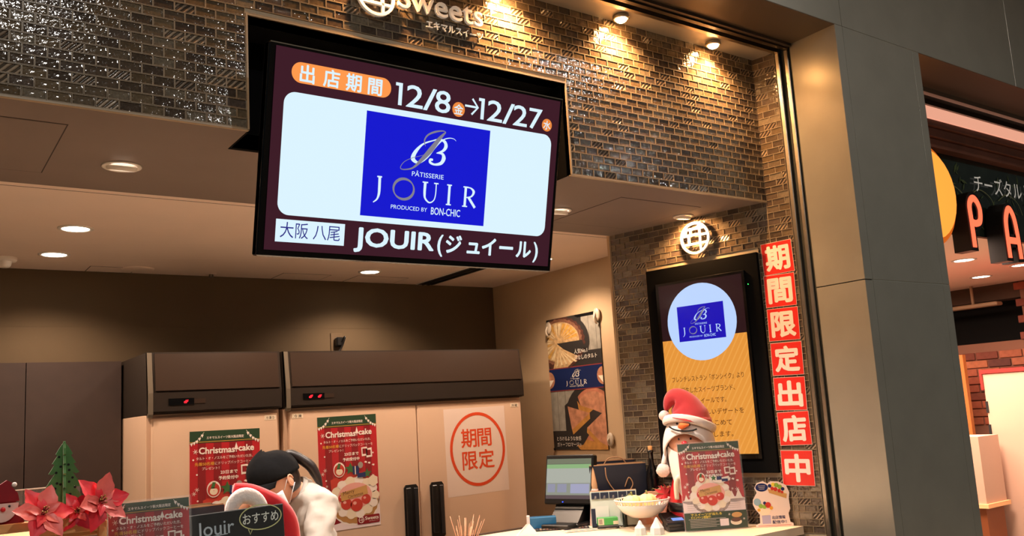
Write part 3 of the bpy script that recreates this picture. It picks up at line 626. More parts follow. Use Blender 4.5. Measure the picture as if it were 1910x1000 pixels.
def cake(P, cx, cy, r, sq=1.0, l=4, plaque=True, tilt=0):
    P.ell(cx, cy + r * .20, r * 1.03, r * .86 * sq, pr['white'], l, 30); P.ell(cx, cy + r * .18, r * .98, r * .80 * sq, pr['crust'], l + 1, 44, jag=.03)
    P.ell(cx, cy, r * .97, r * .76 * sq, pr['cream'], l + 2, 40)
    for k in range(14): a = 2 * PI * k / 14; P.ell(cx + r * .86 * math.cos(a), cy + r * .66 * sq * math.sin(a), r * .19, r * .17, pr['white'] if k % 2 else pr['cream'], l + 3, 14)
    P.ell(cx, cy - r * .06, r * .72, r * .50 * sq, pr['pink'], l + 4, 24)
    for a, c, q in ((-.38, .22, .23), (.05, .30, .26), (.46, .12, .20), (-.55, -.02, .16)): P.ell(cx + a * r, cy + c * r * sq, q * r, q * r * .95, pr['straw'], l + 5, 18); P.ell(cx + a * r - q * r * .3, cy + c * r * sq - q * r * .3, q * r * .3, q * r * .25, pr['pink'], l + 6, 10)
    if plaque:
        P.poly([(cx - .62 * r, cy - .22 * r * sq), (cx + .50 * r, cy - .42 * r * sq), (cx + .55 * r, cy - .08 * r * sq), (cx - .58 * r, cy + .10 * r * sq)], pr['wood'], l + 7)
        P.text('Merry', cx - .5 * r, cy - .12 * r * sq, .20 * r, pr['brown'], l + 8, rot=9); P.text('Christmas', cx - .30 * r, cy + .02 * r * sq, .16 * r, pr['brown'], l + 8, rot=9)
def christmas(P, w, h, bottom='snow'):
    """the Christmas cake poster in its own frame; w, h in metres"""
    u = w
    P.rect(0, 0, w, h, pr['red'], 0)
    n = 9
    for k in range(n):
        if k % 2: P.rect(w * k / n, 0.1 * h, w * (k + 1) / n, h, pr['dred'], 1)
    P.rect(0, 0, w, 0.098 * h, pr['green'], 2); P.rect(0, 0.086 * h, w, 0.090 * h, pr['gold'], 3)
    flag_row(P, [(0, .10 * h), (.10 * w, .075 * h), (.20 * w, .010 * h)], .045 * u, 4); flag_row(P, [(w * .80, .010 * h), (w * .90, .070 * h), (w, .10 * h)], .045 * u, 4)
    P.text('エキマルスイーツ新大阪店限定', .235 * w, .066 * h, .043 * u, pr['white'], 4, bold=.02, w=.53 * w)
    P.text('Christmas', .13 * w, .185 * h, .125 * u, pr['white'], 4, bold=.03, w=.50 * w); P.text('cake', .69 * w, .178 * h, .125 * u, pr['white'], 4, bold=.03, w=.22 * w)
    P.poly([(.655 * w, .105 * h), (.685 * w, .165 * h), (.625 * w, .165 * h)], pr['white'], 4); P.rect(.65 * w, .165 * h, .66 * w, .185 * h, pr['white'], 4)
    P.text('タルト・オ・ノエルをご予約いただいた方、', .09 * w, .232 * h, .045 * u, pr['white'], 4, bold=.01, w=.80 * w)
    P.text('先着50名様', .07 * w, .278 * h, .052 * u, pr['gold'], 4, bold=.02, w=.27 * w); P.text('にドリップバックコーヒーを', .35 * w, .278 * h, .050 * u, pr['white'], 4, w=.57 * w)
    P.text('プレゼント！', .17 * w, .315 * h, .045 * u, pr['white'], 4, bold=.01, w=.24 * w)
    P.text('23日まで', .43 * w, .355 * h, .055 * u, pr['white'], 4, bold=.03, w=.24 * w); P.text('予約受付中', .40 * w, .402 * h, .055 * u, pr['white'], 4, bold=.03, w=.28 * w)
    for a, c, q in ((.77, .325, 8), (.85, .340, -14)):
        P.poly([(w * a - .05 * u, h * c - .03 * h), (w * a + .05 * u, h * c - .036 * h + q * .0004 * u), (w * a + .055 * u, h * c + .045 * h), (w * a - .045 * u, h * c + .05 * h)], pr['white'], 4); P.rect(w * a - .03 * u, h * c - .018 * h, w * a + .03 * u, h * c + .03 * h, pr['dred'], 5)
    for a, c, q in ((.08, .165, .035), (.10, .47, .03), (.06, .50, .03), (.12, .61, .022), (.90, .56, .035), (.82, .55, .02)): flake(P, a * w, c * h, q * u)
    for a, c in ((.05, .23), (.10, .35), (.92, .35), (.11, .56), (.06, .70), (.93, .63), (.95, .73), (.10, .66)): P.ell(a * w, c * h, .013 * u, .013 * u, pr['white'], 3, 12)
    for a, c in ((.78, .43), (.84, .44), (.91, .46)): P.poly([(a * w - .02 * u, c * h), (a * w, c * h - .02 * u), (a * w + .03 * u, c * h - .01 * u), (a * w + .02 * u, c * h + .015 * u)], pr['white'], 3)
def topper(P, x, y, s):                              # sugar figure: round face under a striped hat
    P.ell(x, y, s * 1.15, s * 1.35, pr['white'], 11, 22); P.ell(x, y + .1 * s, s, s * 1.1, pr['straw'], 12, 20); P.ell(x, y + .35 * s, s * .66, s * .60, pr['cream'], 13, 18)
    P.poly([(x - .5 * s, y - .1 * s), (x + .5 * s, y - .1 * s), (x + .3 * s, y - 1.1 * s), (x - .2 * s, y - 1.15 * s)], pr['leaf'], 13); P.poly([(x + .1 * s, y - .1 * s), (x + .5 * s, y - .1 * s), (x + .3 * s, y - 1.1 * s)], pr['straw'], 14); P.ell(x, y + .25 * s, .1 * s, .1 * s, pr['pink'], 15, 8)
def star(P, x, y, r, m, l): P.poly([(x + (r if k % 2 == 0 else r * .45) * math.sin(PI * k / 5), y - (r if k % 2 == 0 else r * .45) * math.cos(PI * k / 5)) for k in range(10)], m, l)
def tall_poster(name, label, x, z, y, w, h, rx=0):
    t = thing(name, label, 'poster', (x, y, z), rot=(0, R(rx), 0), group='tall Christmas cake posters on the freezers')
    b = MB(); b.box(0, w, 0.0002, 0.0012, -h, 0, pr['white']); b.build('sheet', t)
    P = Print(); christmas(P, w, h); u = w
    P.ell(w * .50, h * .90, w * .38, h * .055, pr['dred'], 2, 24); P.poly([(0, h), (0, .965 * h), (.3 * w, .94 * h), (.6 * w, .90 * h), (w, .80 * h), (w, h)], pr['snow'], 3)
    for a, c, q in ((.93, .80, .05), (.99, .81, .04), (.85, .83, .035)): P.poly([(min(w, a * w + q * u), c * h), (a * w, c * h - q * 2 * u), (a * w - q * u, c * h)], pr['white'], 4)
    P.poly([(.18 * w, .56 * h), (.45 * w, .50 * h), (.78 * w, .52 * h), (.96 * w, .60 * h), (.9 * w, .75 * h), (.2 * w, .75 * h)], pr['straw'], 4)
    cake(P, .58 * w, .73 * h, .40 * u, 1.0)
    P.ell(.90 * w, .60 * h, .075 * u, .08 * u, pr['cream'], 11, 12, jag=.2)
    topper(P, .33 * w, .475 * h, .085 * u); star(P, .52 * w, .475 * h, .10 * u, pr['leaf'], 12); star(P, .80 * w, .53 * h, .08 * u, pr['leaf'], 12)
    P.rect(.555 * w, .455 * h, .66 * w, .53 * h, pr['navy'], 13); P.rect(.63 * w, .52 * h, .77 * w, .56 * h, pr['navy'], 14); P.rect(.59 * w, .455 * h, .605 * w, .53 * h, pr['white'], 15); P.ell(.69 * w, .45 * h, .045 * u, .05 * u, pr['grey'], 13, 14)
    P.rrect(.60 * w, .90 * h, .985 * w, .975 * h, .02 * u, pr['dred'], 6); P.ring(.67 * w, .9375 * h, .042 * u, .042 * u, .009 * u, pr['white'], 7); P.line([(.67 * w - .04 * u, .9375 * h), (.67 * w + .04 * u, .9375 * h)], .008 * u, pr['white'], 7); P.line([(.68 * w, .9375 * h - .04 * u), (.68 * w, .9375 * h + .04 * u)], .008 * u, pr['white'], 7)
    P.text('Sweets', .735 * w, .942 * h, .075 * u, pr['white'], 7, bold=.02, w=.23 * w); P.text('エキマルスイーツ', .80 * w, .960 * h, .02 * u, pr['white'], 7, w=.16 * w)
    P.build('printed_picture', t, (0, 0, 0)); return t
tall_poster('christmas_poster', 'red Christmas cake poster on the narrow left freezer, partly behind the black cap', 1.198, 1.508, 1.9085, 0.348, 0.60, 0.4)
tall_poster('christmas_poster', 'red Christmas cake poster on the wide freezer right of the worker', 1.858, 1.542, 1.9085, 0.345, 0.60, -0.6)
# white sheet with the orange circle
t = thing('limited_time_notice', 'white paper notice with an orange-red circle around four characters', 'notice', (2.640, 1.9085, 1.548), rot=(0, R(-0.6), 0))
b = MB(); b.box(0, 0.432, 0.0002, 0.001, -0.506, 0, mat('notice_paper', 'e6d2c6', 0.6)); b.build('sheet', t)
P = Print(); orr = mat('print_orange_red', 'd8481e', 0.5); P.ring(.225, .245, .186, .208, .018, orr, 1)
for s, x, y in (('期', .112, .222), ('間', .226, .222), ('限', .112, .352), ('定', .226, .352)): P.text(s, x, y, .118, orr, 1, bold=.018)
P.build('lettering', t)
# banner on the interior right wall
t = thing('patisserie_banner', 'dark vertical banner with tart photographs hanging on the right wall', 'banner', (3.548, 2.045, 2.100), rot=(0, 0, -PI / 2))
Wb, Hb = 0.535, 0.850
b = MB(); b.box(0, Wb, 0.0, 0.002, -Hb, 0, blk); b.build('sheet', t)
pb = dict(slate=mat('banner_slate', '2a2725', 0.5), wood=mat('banner_board', '8d887c', 0.5, noise=.2, nscale=20), tart=mat('banner_tart', 'b49468', 0.5, noise=.3, nscale=40), pear=mat('banner_pear', 'b98c42', 0.5, noise=.3, nscale=30), pale=mat('banner_pale', 'c9b48c', 0.5, noise=.2, nscale=30), crust=mat('banner_crust', '4a2c24', 0.5, noise=.3, nscale=60), edge=mat('banner_edge', '76503c', .5, noise=.3, nscale=60), top=mat('banner_cake_top', 'a86a50', .5, noise=.35, nscale=18), navy=mat('banner_navy', '15224e', 0.4), cheese=mat('banner_cheese', 'b07a5c', 0.5, noise=.35, nscale=22), side=mat('banner_cake_side', 'b07c3c', 0.5, noise=.2, nscale=30), line=mat('banner_line', '7c3030', 0.5), txt=mat('banner_text', 'd9d3c6', 0.5), brd=mat('banner_board_line', '57534b', 0.6))
P = Print((0, 0, Wb, Hb)); P.rect(0, 0.02, Wb, 0.335, pb['slate'], 1); P.rect(.36, 0.02, Wb, 0.235, pb['wood'], 2)
for x in (.43, .50): P.line([(x, .02), (x, .235)], .003, pb['brd'], 3)
P.ell(.16, .17, .27, .19, pb['slate'], 3, 40); P.ell(.13, .165, .250, .165, pb['crust'], 4, 56, jag=.05)
P.ell(.12, .155, .235, .145, pb['edge'], 5, 56, jag=.04); P.ell(.12, .155, .212, .128, pb['tart'], 6, 40)
for k in range(26):
    a = k * 360 / 26
    if -10 <= ((a + 180) % 360) - 180 <= 42: continue
    P.poly([(.12 + .05 * math.cos(R(a)), .155 + .03 * math.sin(R(a))), (.12 + .20 * math.cos(R(a - 5)), .155 + .120 * math.sin(R(a - 5))), (.12 + .20 * math.cos(R(a + 5)), .155 + .120 * math.sin(R(a + 5)))], pb['pear'] if k % 3 == 0 or -80 < ((a + 180) % 360) - 180 < 0 else pb['pale'], 7)
P.poly([(.10, .165), (.36, .165), (.385, .215), (.28, .262), (.18, .215)], pb['slate'], 8)
P.poly([(.11, .185), (.315, .265), (.20, .325), (.05, .325)], pb['tart'], 9); P.poly([(.315, .265), (.33, .285), (.21, .335), (.20, .325)], pb['crust'], 9)
for k in range(5): P.poly([(.12, .20), (.08 + k * .05, .315 - k * .004), (.10 + k * .05, .310 - k * .004)], pb['pale'], 10)
P.text('人気No.1', .275, .245, .034, pb['txt'], 13, w=.13); P.text('洋なしのタルト', .275, .285, .034, pb['txt'], 13, w=.22)
P.rect(0, .325, Wb, .475, pb['line'], 7); P.rect(0, .331, Wb, .469, pb['navy'], 8)
for cx in (0.0, Wb): P.poly([(cx, .345)] + [(cx + (.055 if cx == 0 else -.055) * math.sin(R(a)), .400 - .055 * math.cos(R(a))) for a in range(0, 181, 20)] + [(cx, .455)], pb['cheese'], 9)
for cx, sg in ((0.0, 1), (Wb, -1)): P.poly([(cx, .40), (cx + sg * .045, .40), (cx, .445)], pr['cream'], 10)
logo(P, .15, .335, .40, .466, pb['navy'], pb['txt'], pr['grey'], 9, True)
P.rect(0, .475, .25, .73, pb['wood'], 2)
for x in (.07, .15): P.line([(x, .475), (x, .73)], .003, pb['brd'], 3)
P.rect(.25, .475, Wb, .85, pb['slate'], 2); P.rect(0, .73, .3, .85, pb['slate'], 3)
P.ell(.40, .66, .26, .225, pb['slate'], 4, 40); P.ell(.40, .69, .215, .20, pb['side'], 5, 44); P.ell(.42, .635, .20, .165, pb['top'], 6, 44); P.ell(.42, .632, .175, .140, pb['cheese'], 7, 40)
P.poly([(.14, .57), (.27, .50), (.30, .575), (.42, .605), (.50, .63), (.30, .82), (.14, .82)], pb['slate'], 8)
P.poly([(.27, .545), (.30, .575), (.42, .605), (.35, .64), (.28, .60)], pb['side'], 9)
P.poly([(.35, .715), (.50, .63), (Wb, .60), (Wb, .83), (.47, .805)], pb['cheese'], 9); P.poly([(.35, .715), (.47, .805), (Wb, .83), (Wb, .85), (.46, .835), (.345, .745)], pb['side'], 9)
P.poly([(.17, .575), (.385, .625), (.20, .725)], pb['cheese'], 10); P.poly([(.20, .725), (.385, .625), (.385, .66), (.21, .755)], pb['side'], 10)
P.text('とろけるような食感', .04, .790, .030, pb['txt'], 13, w=.245); P.text('ガトーフロマージュ', .04, .828, .030, pb['txt'], 13, w=.245)
P.build('printed_picture', t)
for (cx, cz, q) in ((0.03, -0.055, 0), (0.525, -0.025, 0), (0.565, -0.79, 1)):
    h = thing('adhesive_hook', ['pale plastic hook holding the top left corner of the banner', 'pale plastic hook holding the top right corner of the banner', 'pale oval plastic hook at the bottom right corner of the banner'][[0, 1, 2][0 if cx < .1 else (2 if q else 1)]], 'hook', (3.546, 2.045 - cx, 2.100 + cz), -PI / 2, 'plastic hooks round the banner')
    b = MB(); b.ball((0, -0.006, 0.0), (0.030, 0.012, 0.042), mat('hook_plastic', 'b8aa96', 0.35), 18); b.build('hook_base', h)
    b = MB(); b.tube(smooth_pts([(0, -0.015, 0.01), (0.0, -0.028, -0.02), (0.002, -0.024, -0.045), (0.0, -0.012, -0.055)] if not q else [(0, -0.014, .012), (0, -.026, -.005), (0, -.018, -.02)]), 0.006, MATS['hook_plastic'], 8); b.build('hook_arm', h)
b = MB(); b.box(-.004, .012, -.002, .004, -.008, .008, blk); b.build('corner_pin', t, (0, -.002, -.846))

#PART2
# ================================================================== neighbouring shop beyond the column
sh_pink = mat('lit_fascia_panel', 'ffb79a', 0.6, emit=0.75); sh_wood = mat('dark_wood_trim', '6b4030', 0.5, noise=.2, nscale=8); sh_ceil = mat('shop_ceiling', 'ffe0cc', 0.8, emit=0)
b = MB(); b.box(4.045, 9, -0.18, -0.15, 3.10, 3.16, steel); b.box(4.045, 9, -0.15, -0.07, 3.13, 3.16, blk_matte); b.box(4.045, 9, -0.07, -0.055, 3.10, 3.16, dark_steel); b.build('trim_2', kind='structure')
hb = thing('neighbour_header', 'pink lit strip over dark wooden rails above the neighbouring shop front', 'shop header', (4.045, -0.05, 0))
b = MB(); b.box(0, 5, 0.0, 0.05, 3.035, 3.105, sh_pink); b.build('light_strip', hb)
for z0, z1, y in ((2.995, 3.033, 0.01), (2.94, 2.993, 0.03), (2.885, 2.938, 0.05)): b = MB(); b.box(0, 5, y, y + .06, z0, z1, sh_wood, bev=.002); b.build('wood_rail', hb)
db = thing('sign_board', 'dark green mural board with white katakana over the neighbouring shop', 'sign board', (4.5, 0.06, 0))
mural = mat('mural_dark_green', '222a22', 0.12, noise=.5, nscale=7); b = MB(); b.box(0, 4.4, 0, 0.03, 2.40, 2.90, mural); b.build('board', db)
lf = mat('mural_leaf', '4c5a35', 0.3); lf2 = mat('mural_line', '7d8256', 0.4)
P = Print(); r3 = random.Random(3)
for k in range(60):
    x = r3.uniform(.1, 2.2); y = r3.uniform(.10, .48); a = r3.uniform(0, 360); L = r3.uniform(.04, .10); c, s_ = math.cos(R(a)), math.sin(R(a))
    P.poly([(x, y), (x + L * .5 * c - L * .12 * s_, y + L * .5 * s_ + L * .12 * c), (x + L * c, y + L * s_), (x + L * .5 * c + L * .12 * s_, y + L * .5 * s_ - L * .12 * c)], lf, 1 + k * .3)
for k in range(5):
    x = .5 + k * .35; P.line([(x, .25), (x + .12, .20), (x + .25, .24), (x + .30, .32)], .006, lf2, 22, sm=5)
P.build('mural', db, (0, -0.0, 2.90))
P = Print(); P.text('チーズタルト', .91, .0, .125, mat('sign_letter_white', 'e8e4da', .4, emit=.25), 2, w=.72); P.build('lettering', db, (0, -0.012, 2.69))
neon = mat('neon_orange_red', 'ff6a48', 0.5, emit=1.4); letter_blk = mat('letter_black', '120c0a', 0.35)
def neon_letter(ch_, x, z, label, paths, closed=False):
    t = thing('neon_letter', label, 'letter', (x, -0.06, z), 0, 'neon letters of the neighbouring shop sign')
    for i, p in enumerate(paths):
        pp = smooth_pts([(a, c, 0) for a, c in p], 6) if len(p) > 2 else [Vector((a, c, 0)) for a, c in p]
        b = MB(); d = (pp[-1] - pp[-2]).normalized() * .02; d0 = (pp[0] - pp[1]).normalized() * .02
        b.ribbon([tuple(pp[0] + d0)[:2]] + [tuple(q)[:2] for q in pp] + [tuple(pp[-1] + d)[:2]], .082, -0.0, 0.10, letter_blk); b.build('letter_case', t)
        b = MB(); b.ribbon([tuple(q)[:2] for q in pp], .040, -0.004, 0.004, neon); b.build('letter_face', t)
neon_letter('P', 5.09, 2.29, 'glowing orange-red neon letter P of the neighbouring shop', [[(0.0, 0.0), (0.0, .15), (0.0, .25), (.04, .295), (.085, .285), (.115, .235), (.10, .165), (.05, .145), (.01, .150)]])
neon_letter('A', 5.50, 2.27, 'glowing orange-red neon letter A cut by the right edge', [[(0.0, -0.02), (0.0, .10), (.01, .22), (.06, .29), (.11, .25), (.13, .15), (.14, -0.02)], [(0.01, .09), (.13, .09)]])
t = thing('tart_sign', 'round glowing orange tart-shaped sign half hidden behind the column', 'sign', (4.60, -0.07, 2.555))
b = MB(); b.lathe([(0.0001, 0.03), (0.26, 0.03), (0.29, 0.015), (0.30, 0.0), (0.30, -0.06), (0.0001, -0.06)], mat('tart_orange', 'e06a14', 0.5, emit=.55), Matrix.Rotation(R(90), 4, 'X'), 48); b.build('rim', t)
b = MB(); b.ball((0, -0.03, 0), (0.255, 0.05, 0.255), mat('tart_yellow', 'ffa43e', 0.4, emit=.95), 32); b.build('glowing_face', t)
# inside of the neighbouring shop
b = MB(); b.box(4.05, 8.66, 0.12, 6, 2.45, 2.5, sh_ceil); b.build('ceiling_shop', kind='structure')
for i, (x, y) in enumerate(((6.64, .793), (7.85, 1.273), (7.494, .766), (5.6, 1.2))):
    downlight('shop_downlight', ['downlight in the neighbouring shop ceiling just under the neon P', 'downlight in the neighbouring shop ceiling further back right of the column', 'downlight in the neighbouring shop ceiling at the right edge', 'neighbouring shop downlight hidden behind the column'][i], x, y, 2.45, .09, lamp_glow, 'downlights in the neighbouring shop')
brick_cols = [mat('brick_%d' % i, c, 0.8, noise=.15, nscale=20, bump=.3, bscale=40) for i, c in enumerate(['c0674a', 'a8553d', '8d4a3a', 'd07a55', '6f4038', 'b8694c'])]
mortar = mat('brick_mortar', '9a6a55', 0.9)
b = MB(); b.box(8.66, 8.8, -0.1, 6, 0, 1.90, mortar); b.box(8.66, 8.8, -0.1, 1.33, 1.90, 2.46, mortar); wn = b.build('wall_neighbour', kind='structure')
row = 0; z = 1.12
bm = {}
def brick(y0, y1, z):
    k = (round(y1 - y0, 3), rnd.randrange(6))
    if k not in bm: q = MB(); q.box(-0.02, 0, -k[0] / 2, k[0] / 2, 0, .068, brick_cols[k[1]], bev=.004); bm[k] = q.mesh('brick')
    o = bpy.data.objects.new('brick', bm[k]); COL.objects.link(o); o.parent = wn; o.location = (8.66 - rnd.uniform(0, .008), (y0 + y1) / 2, z)
while z < 2.42:
    y = 0.5 + (0.11 if row % 2 else 0)
    while y < (2.4 if z < 1.82 else 1.22): brick(y + .006, y + .212, z); y += .22
    if z >= 1.82 and row % 2 == 0: brick(1.28 - .04, 1.325, z)
    z += .078; row += 1
b = MB(); b.box(8.66, 8.9, 1.33, 6, 2.30, 2.50, mat('dark_back_ceiling', '5a4436', .8)); b.box(9.2, 9.25, 1.0, 6, 1.8, 2.5, mat('back_dark', '140f0c', .9)); b.build('wall_dark', kind='structure')
t = thing('hanging_projector', 'pale hanging fluorescent fitting in the dark opening of the neighbouring shop', 'light fitting', (8.5, 1.75, 2.27)); t.name = 'hanging_fitting'
b = MB(); b.box(-.06, .06, -.30, .50, -.035, 0, mat('fitting_beige', 'b89878', .5), bev=.01); b.build('body', t)
b = MB(); b.box(-.01, .01, -.06, -.04, 0, .18, MATS['fitting_beige']); b.build('hanger', t)
t = thing('storage_cabinet', 'tall white cabinet with a red top edge in the neighbouring shop', 'cabinet', (7.0, 0, 0)); t.location = (7.0, -0.4, 0)
cabm = mat('cabinet_pinkwhite', 'c9a48e', .5); b = MB(); b.box(0, .5, 0, 1.355, 0, 1.585, cabm, bev=.004); b.build('body', t)
b = MB(); b.box(-.012, .5, 0, 1.370, 1.585, 1.615, mat('cabinet_red', 'a02a26', .4)); b.box(-.014, .0, 1.355, 1.372, 1.46, 1.585, MATS['cabinet_red']); b.build('top_edge', t)
for z0 in (.55, .75, .95, 1.1, 1.28): b = MB(); b.box(-.006, 0.0, 1.340, 1.358, z0, z0 + .09, blk_matte); b.build('hinge_slot', t)
t = thing('wall_notice', 'small white paper on the bricks between the column and the white cabinet', 'notice', (8.60, 1.60, 1.2)); t.location = (8.628, 0, 0)
b = MB(); b.box(-.002, 0, 1.19, 1.62, 1.17, 1.48, mat('paper_white', 'f4ead8', .6)); b.build('sheet', t)
t = thing('shop_post', 'narrow orange wooden post beside the column in the neighbouring shop', 'post', (7.9, 1.56, 0))
b = MB(); b.box(0, .05, 0, .4, 0, 1.78, mat('orange_wood', 'cc7338', .5)); b.build('post_board', t)
t = thing('shop_counter', 'pale counter panel low in the gap beside the column in the neighbouring shop', 'counter', (6.6, .85, 0))
b = MB(); b.box(0, .3, 0, .5, 0.60, 1.12, cabm); b.build('panel', t)
b = MB(); b.box(0.02, .28, 0.02, .48, 0, .60, mat('counter_wood', '8b4a26', .5)); b.build('base', t)
b = MB(); b.box(-.02, .32, -.02, .52, .60, .63, mat('counter_edge', 'ffc48a', .5)); b.build('ledge', t)

# ================================================================== right counter and what stands on it
ctop = mat('counter_top', 'f2dcc0', 0.35); cbody = mat('counter_body', '6a5344', 0.5); glassm = mat('clear_acrylic', 'ffffff', 0.03, alpha=.05, spec=.8)
dk = mat('dark_brown_edge', '3a2a20', .5)
t = thing('service_counter', 'cream-topped service counter against the tiled right wall', 'counter', (0, 0, 0))
def wq(y, d=.012): return SX0 - y * math.tan(SP) - d
b = MB(); b.prism([(1.25, -0.02), (wq(-.02), -0.02), (wq(.873), .873), (wq(.873), .93), (3.54, .93), (3.54, 1.10), (2.33, 1.10), (1.25, 1.10)][:2] + [(wq(.86), .86), (wq(.86), 1.10), (1.9, 1.10), (1.9, .45), (1.25, .45)], .895, .93, ctop); b.build('worktop', t)
b = MB(); b.prism([(1.27, 0.0), (wq(0, .02), 0.0), (wq(.85, .02), .85), (wq(.85, .02), 1.08), (1.92, 1.08), (1.92, .43), (1.27, .43)], 0, .895, cbody); b.build('body', t)
b = MB(); b.box(1.9, 3.09, 1.10, 1.115, .895, .938, dk); b.build('edge_strip', t)
t = thing('display_case', 'long glass-topped display case along the front of the shop', 'display case', (0, 0, 0))
b = MB(); b.box(-1.1, 1.22, -0.10, .5, 0, .90, cbody, bev=.005); b.build('base', t)
b = MB(); b.box(-1.1, 1.22, -0.10, .5, 1.0, 1.03, ctop); b.build('top', t)
b = MB(); b.box(-1.1, 1.22, -0.10, -.094, .90, 1.0, glassm); b.build('front_glass', t)
CT = .931
# till
t = thing('till_monitor', 'black touch-screen till facing left at the end of the counter', 'monitor', (2.83, 1.0, CT), R(-72))
b = MB(); b.box(-.11, .11, -.13, .10, 0, .02, blk, bev=.006); b.prism_x([(-.09, .02), (.09, .02), (.08, .16), (.02, .17), (-.03, .08)], -.085, .085, blk); b.build('base', t)
Tm = Matrix.Translation((0, -.03, .100)) @ Matrix.Scale(.93, 4) @ Matrix.Rotation(R(-11), 4, 'X')
b = MB(); b.box(-.155, .155, -.015, .03, 0, .265, blk, Tm, bev=.006); b.box(-.13, .13, .03, .06, .04, .22, blk, Tm, bev=.01); b.build('monitor_head', t)
P = Print(); P.rect(0, 0, .288, .215, screen('till_grey', 'a0a394', .8), 0); P.rect(0, .028, .288, .030, screen('till_dark', '6c6d62', .7), 1); P.rect(0, .03, .288, .052, screen('till_green', '9cc48a', .8), 1); P.rect(0, 0, .288, .028, screen('till_olive', '8c9078', .7), 1)
P.rect(0, .052, .288, .130, screen('till_pale', 'b9bcb0', .85), 1); P.rect(.01, .135, .06, .18, screen('till_lilac', 'a3a3b8', .8), 1); P.rect(.075, .135, .135, .18, MATS['till_lilac'], 1); P.rect(.16, .135, .28, .185, screen('till_lilac2', 'b0b0cc', .85), 1); P.rect(0, .195, .288, .215, screen('till_mauve', '7a6668', .6), 1)
P.b.v = [tuple(Tm @ Vector((x - .144, y - .0155, z + .243))) for x, y, z in P.b.v]; P.build('display', t)
b = MB(); b.ball(tuple(Tm @ Vector((-.03, -.017, .012))), .003, mat('blue_led', '2040ff', .5, emit=5), 8); b.build('power_light', t)
b = MB(); b.box(-.06, .10, -.20, -.10, 0, .022, blk, bev=.004); b.build('card_tray', t)
t = thing('blue_file_box', 'blue box in a pale sleeve at the left end of the till', 'box', (2.62, 1.05, CT), R(-35))
b = MB(); b.box(-.02, .11, -.03, .03, 0, .055, mat('box_blue', '14608c', .4), bev=.002); b.build('box', t)
b = MB(); b.box(-.035, -.02, -.035, .035, 0, .062, mat('sleeve_pale', 'c9c4c4', .4)); b.build('sleeve', t)
t = thing('patterned_mat', 'black and tan patterned sheet lying in front of the till', 'mat', (2.70, .93, CT), R(-35))
b = MB(); b.box(-.13, .13, -.06, .06, 0, .004, blk_matte); b.build('sheet', t)
pt_ = [mat('mat_tan', 'b08a6a', .6), mat('mat_grey', '8a8a8a', .6), mat('mat_rust', '8a4a3a', .6)]
b = MB()
for i in range(16):
    for j in range(7):
        if rnd.random() < .75: x = -.125 + i * .0158; y = -.055 + j * .016; b.box(x, x + rnd.uniform(.006, .013), y, y + rnd.uniform(.004, .010), .004, .0046, pt_[rnd.randrange(3)])
b.build('printed_pattern', t)['kind'] = 'stuff'
navy_b = mat('bag_navy', '171c2c', .45, noise=.1, nscale=8); kraft = mat('bag_kraft', 'b58a62', .7, noise=.1, nscale=30); pale = mat('bag_pale', 'c8cfc4', .5, noise=.05, nscale=8); rope = mat('rope_brown', 'a87f5c', .8)
def paper_bag(label, loc, rz, w, d, h, m, lean=0, handles=True):
    t = thing('paper_bag', label, 'paper bag', loc, 0, rot=(R(lean), 0, rz))
    b = MB(); th = .0015; x, y = w / 2, d / 2
    b.box(-x, x, -y, -y + th, 0, h, m); b.box(-x, x, y - th, y, 0, h, m); b.box(-x, -x + th, -y, y, 0, h, m); b.box(x - th, x, -y, y, 0, h, m); b.box(-x, x, -y, y, 0, th, m); b.build('body', t)
    b = MB(); b.box(-x + th, x - th, -y + th, -y + 2 * th, h - .02, h + .004, kraft); b.box(-x + th, x - th, y - 2 * th, y - th, h - .02, h + .004, kraft); b.build('folded_rim', t)
    if handles:
        for sy in (-1, 1):
            b = MB(); b.tube(smooth_pts([(-w * .22, sy * (y + .002), h - .01), (-w * .20, sy * (y + .004), h - .07), (-w * .05, sy * (y + .008), h - .135), (w * .12, sy * (y + .010), h - .14), (w * .24, sy * (y + .008), h - .10), (w * .18, sy * (y + .006), h - .065), (w * .10, sy * (y + .006), h - .11)] if sy < 0 else [(-w * .2, y, h), (-w * .1, y, h + .03), (w * .1, y, h + .03), (w * .2, y, h)], 5), .003, rope, 6); b.build('handle', t)
    return t
paper_bag('dark navy paper bag with a hanging rope handle behind the pale bag', (2.995, .83, CT), R(-33), .285, .08, .285, navy_b)
t2 = paper_bag('dark navy paper bag standing behind another navy bag, against the tiles', (3.045, .90, CT), R(-30), .20, .05, .30, navy_b, handles=False)
pbg = paper_bag('pale grey-green paper bag printed with a row of navy squares', (2.885, .745, CT), R(-38), .225, .06, .165, pale, lean=-10, handles=False)
P = Print()
for k in range(5): P.rect(.006 + k * .0435, .012, .046 + k * .0435, .042, mat('print_square_navy', '1f2437', .4), 1); P.text('B', .020 + k * .0435, .040, .018, pr['grey'], 2, shear=.25)
P.build('printed_squares', pbg, (-.1125, -.0352, .172))
P = Print(); P.rect(0, 0, .03, .085, MATS['print_square_navy'], 1); P.rect(.02, -.01, .085, .07, mat('white_label', 'cfcfc9', .5), 2); P.build('white_label', pbg, (-.112, -.036, .085))
t = thing('small_cone', 'small pinkish-white soft ornament peeping over the pale bag', 'ornament', (2.865, .86, CT)); t.name = 'cloth_ornament'
b = MB(); b.lathe([(.0001, .28), (.006, .26), (.016, .20), (.018, .17)], mat('cone_tan', 'c79a70', .7), seg=12); b.build('tan_tip', t)
b = MB(); b.ball((0, 0, .165), (.022, .022, .020), mat('fluffy_pink', 'f0c8bc', .9, bump=1, bscale=200), 12, bumpy=.1); b.build('pompom', t)
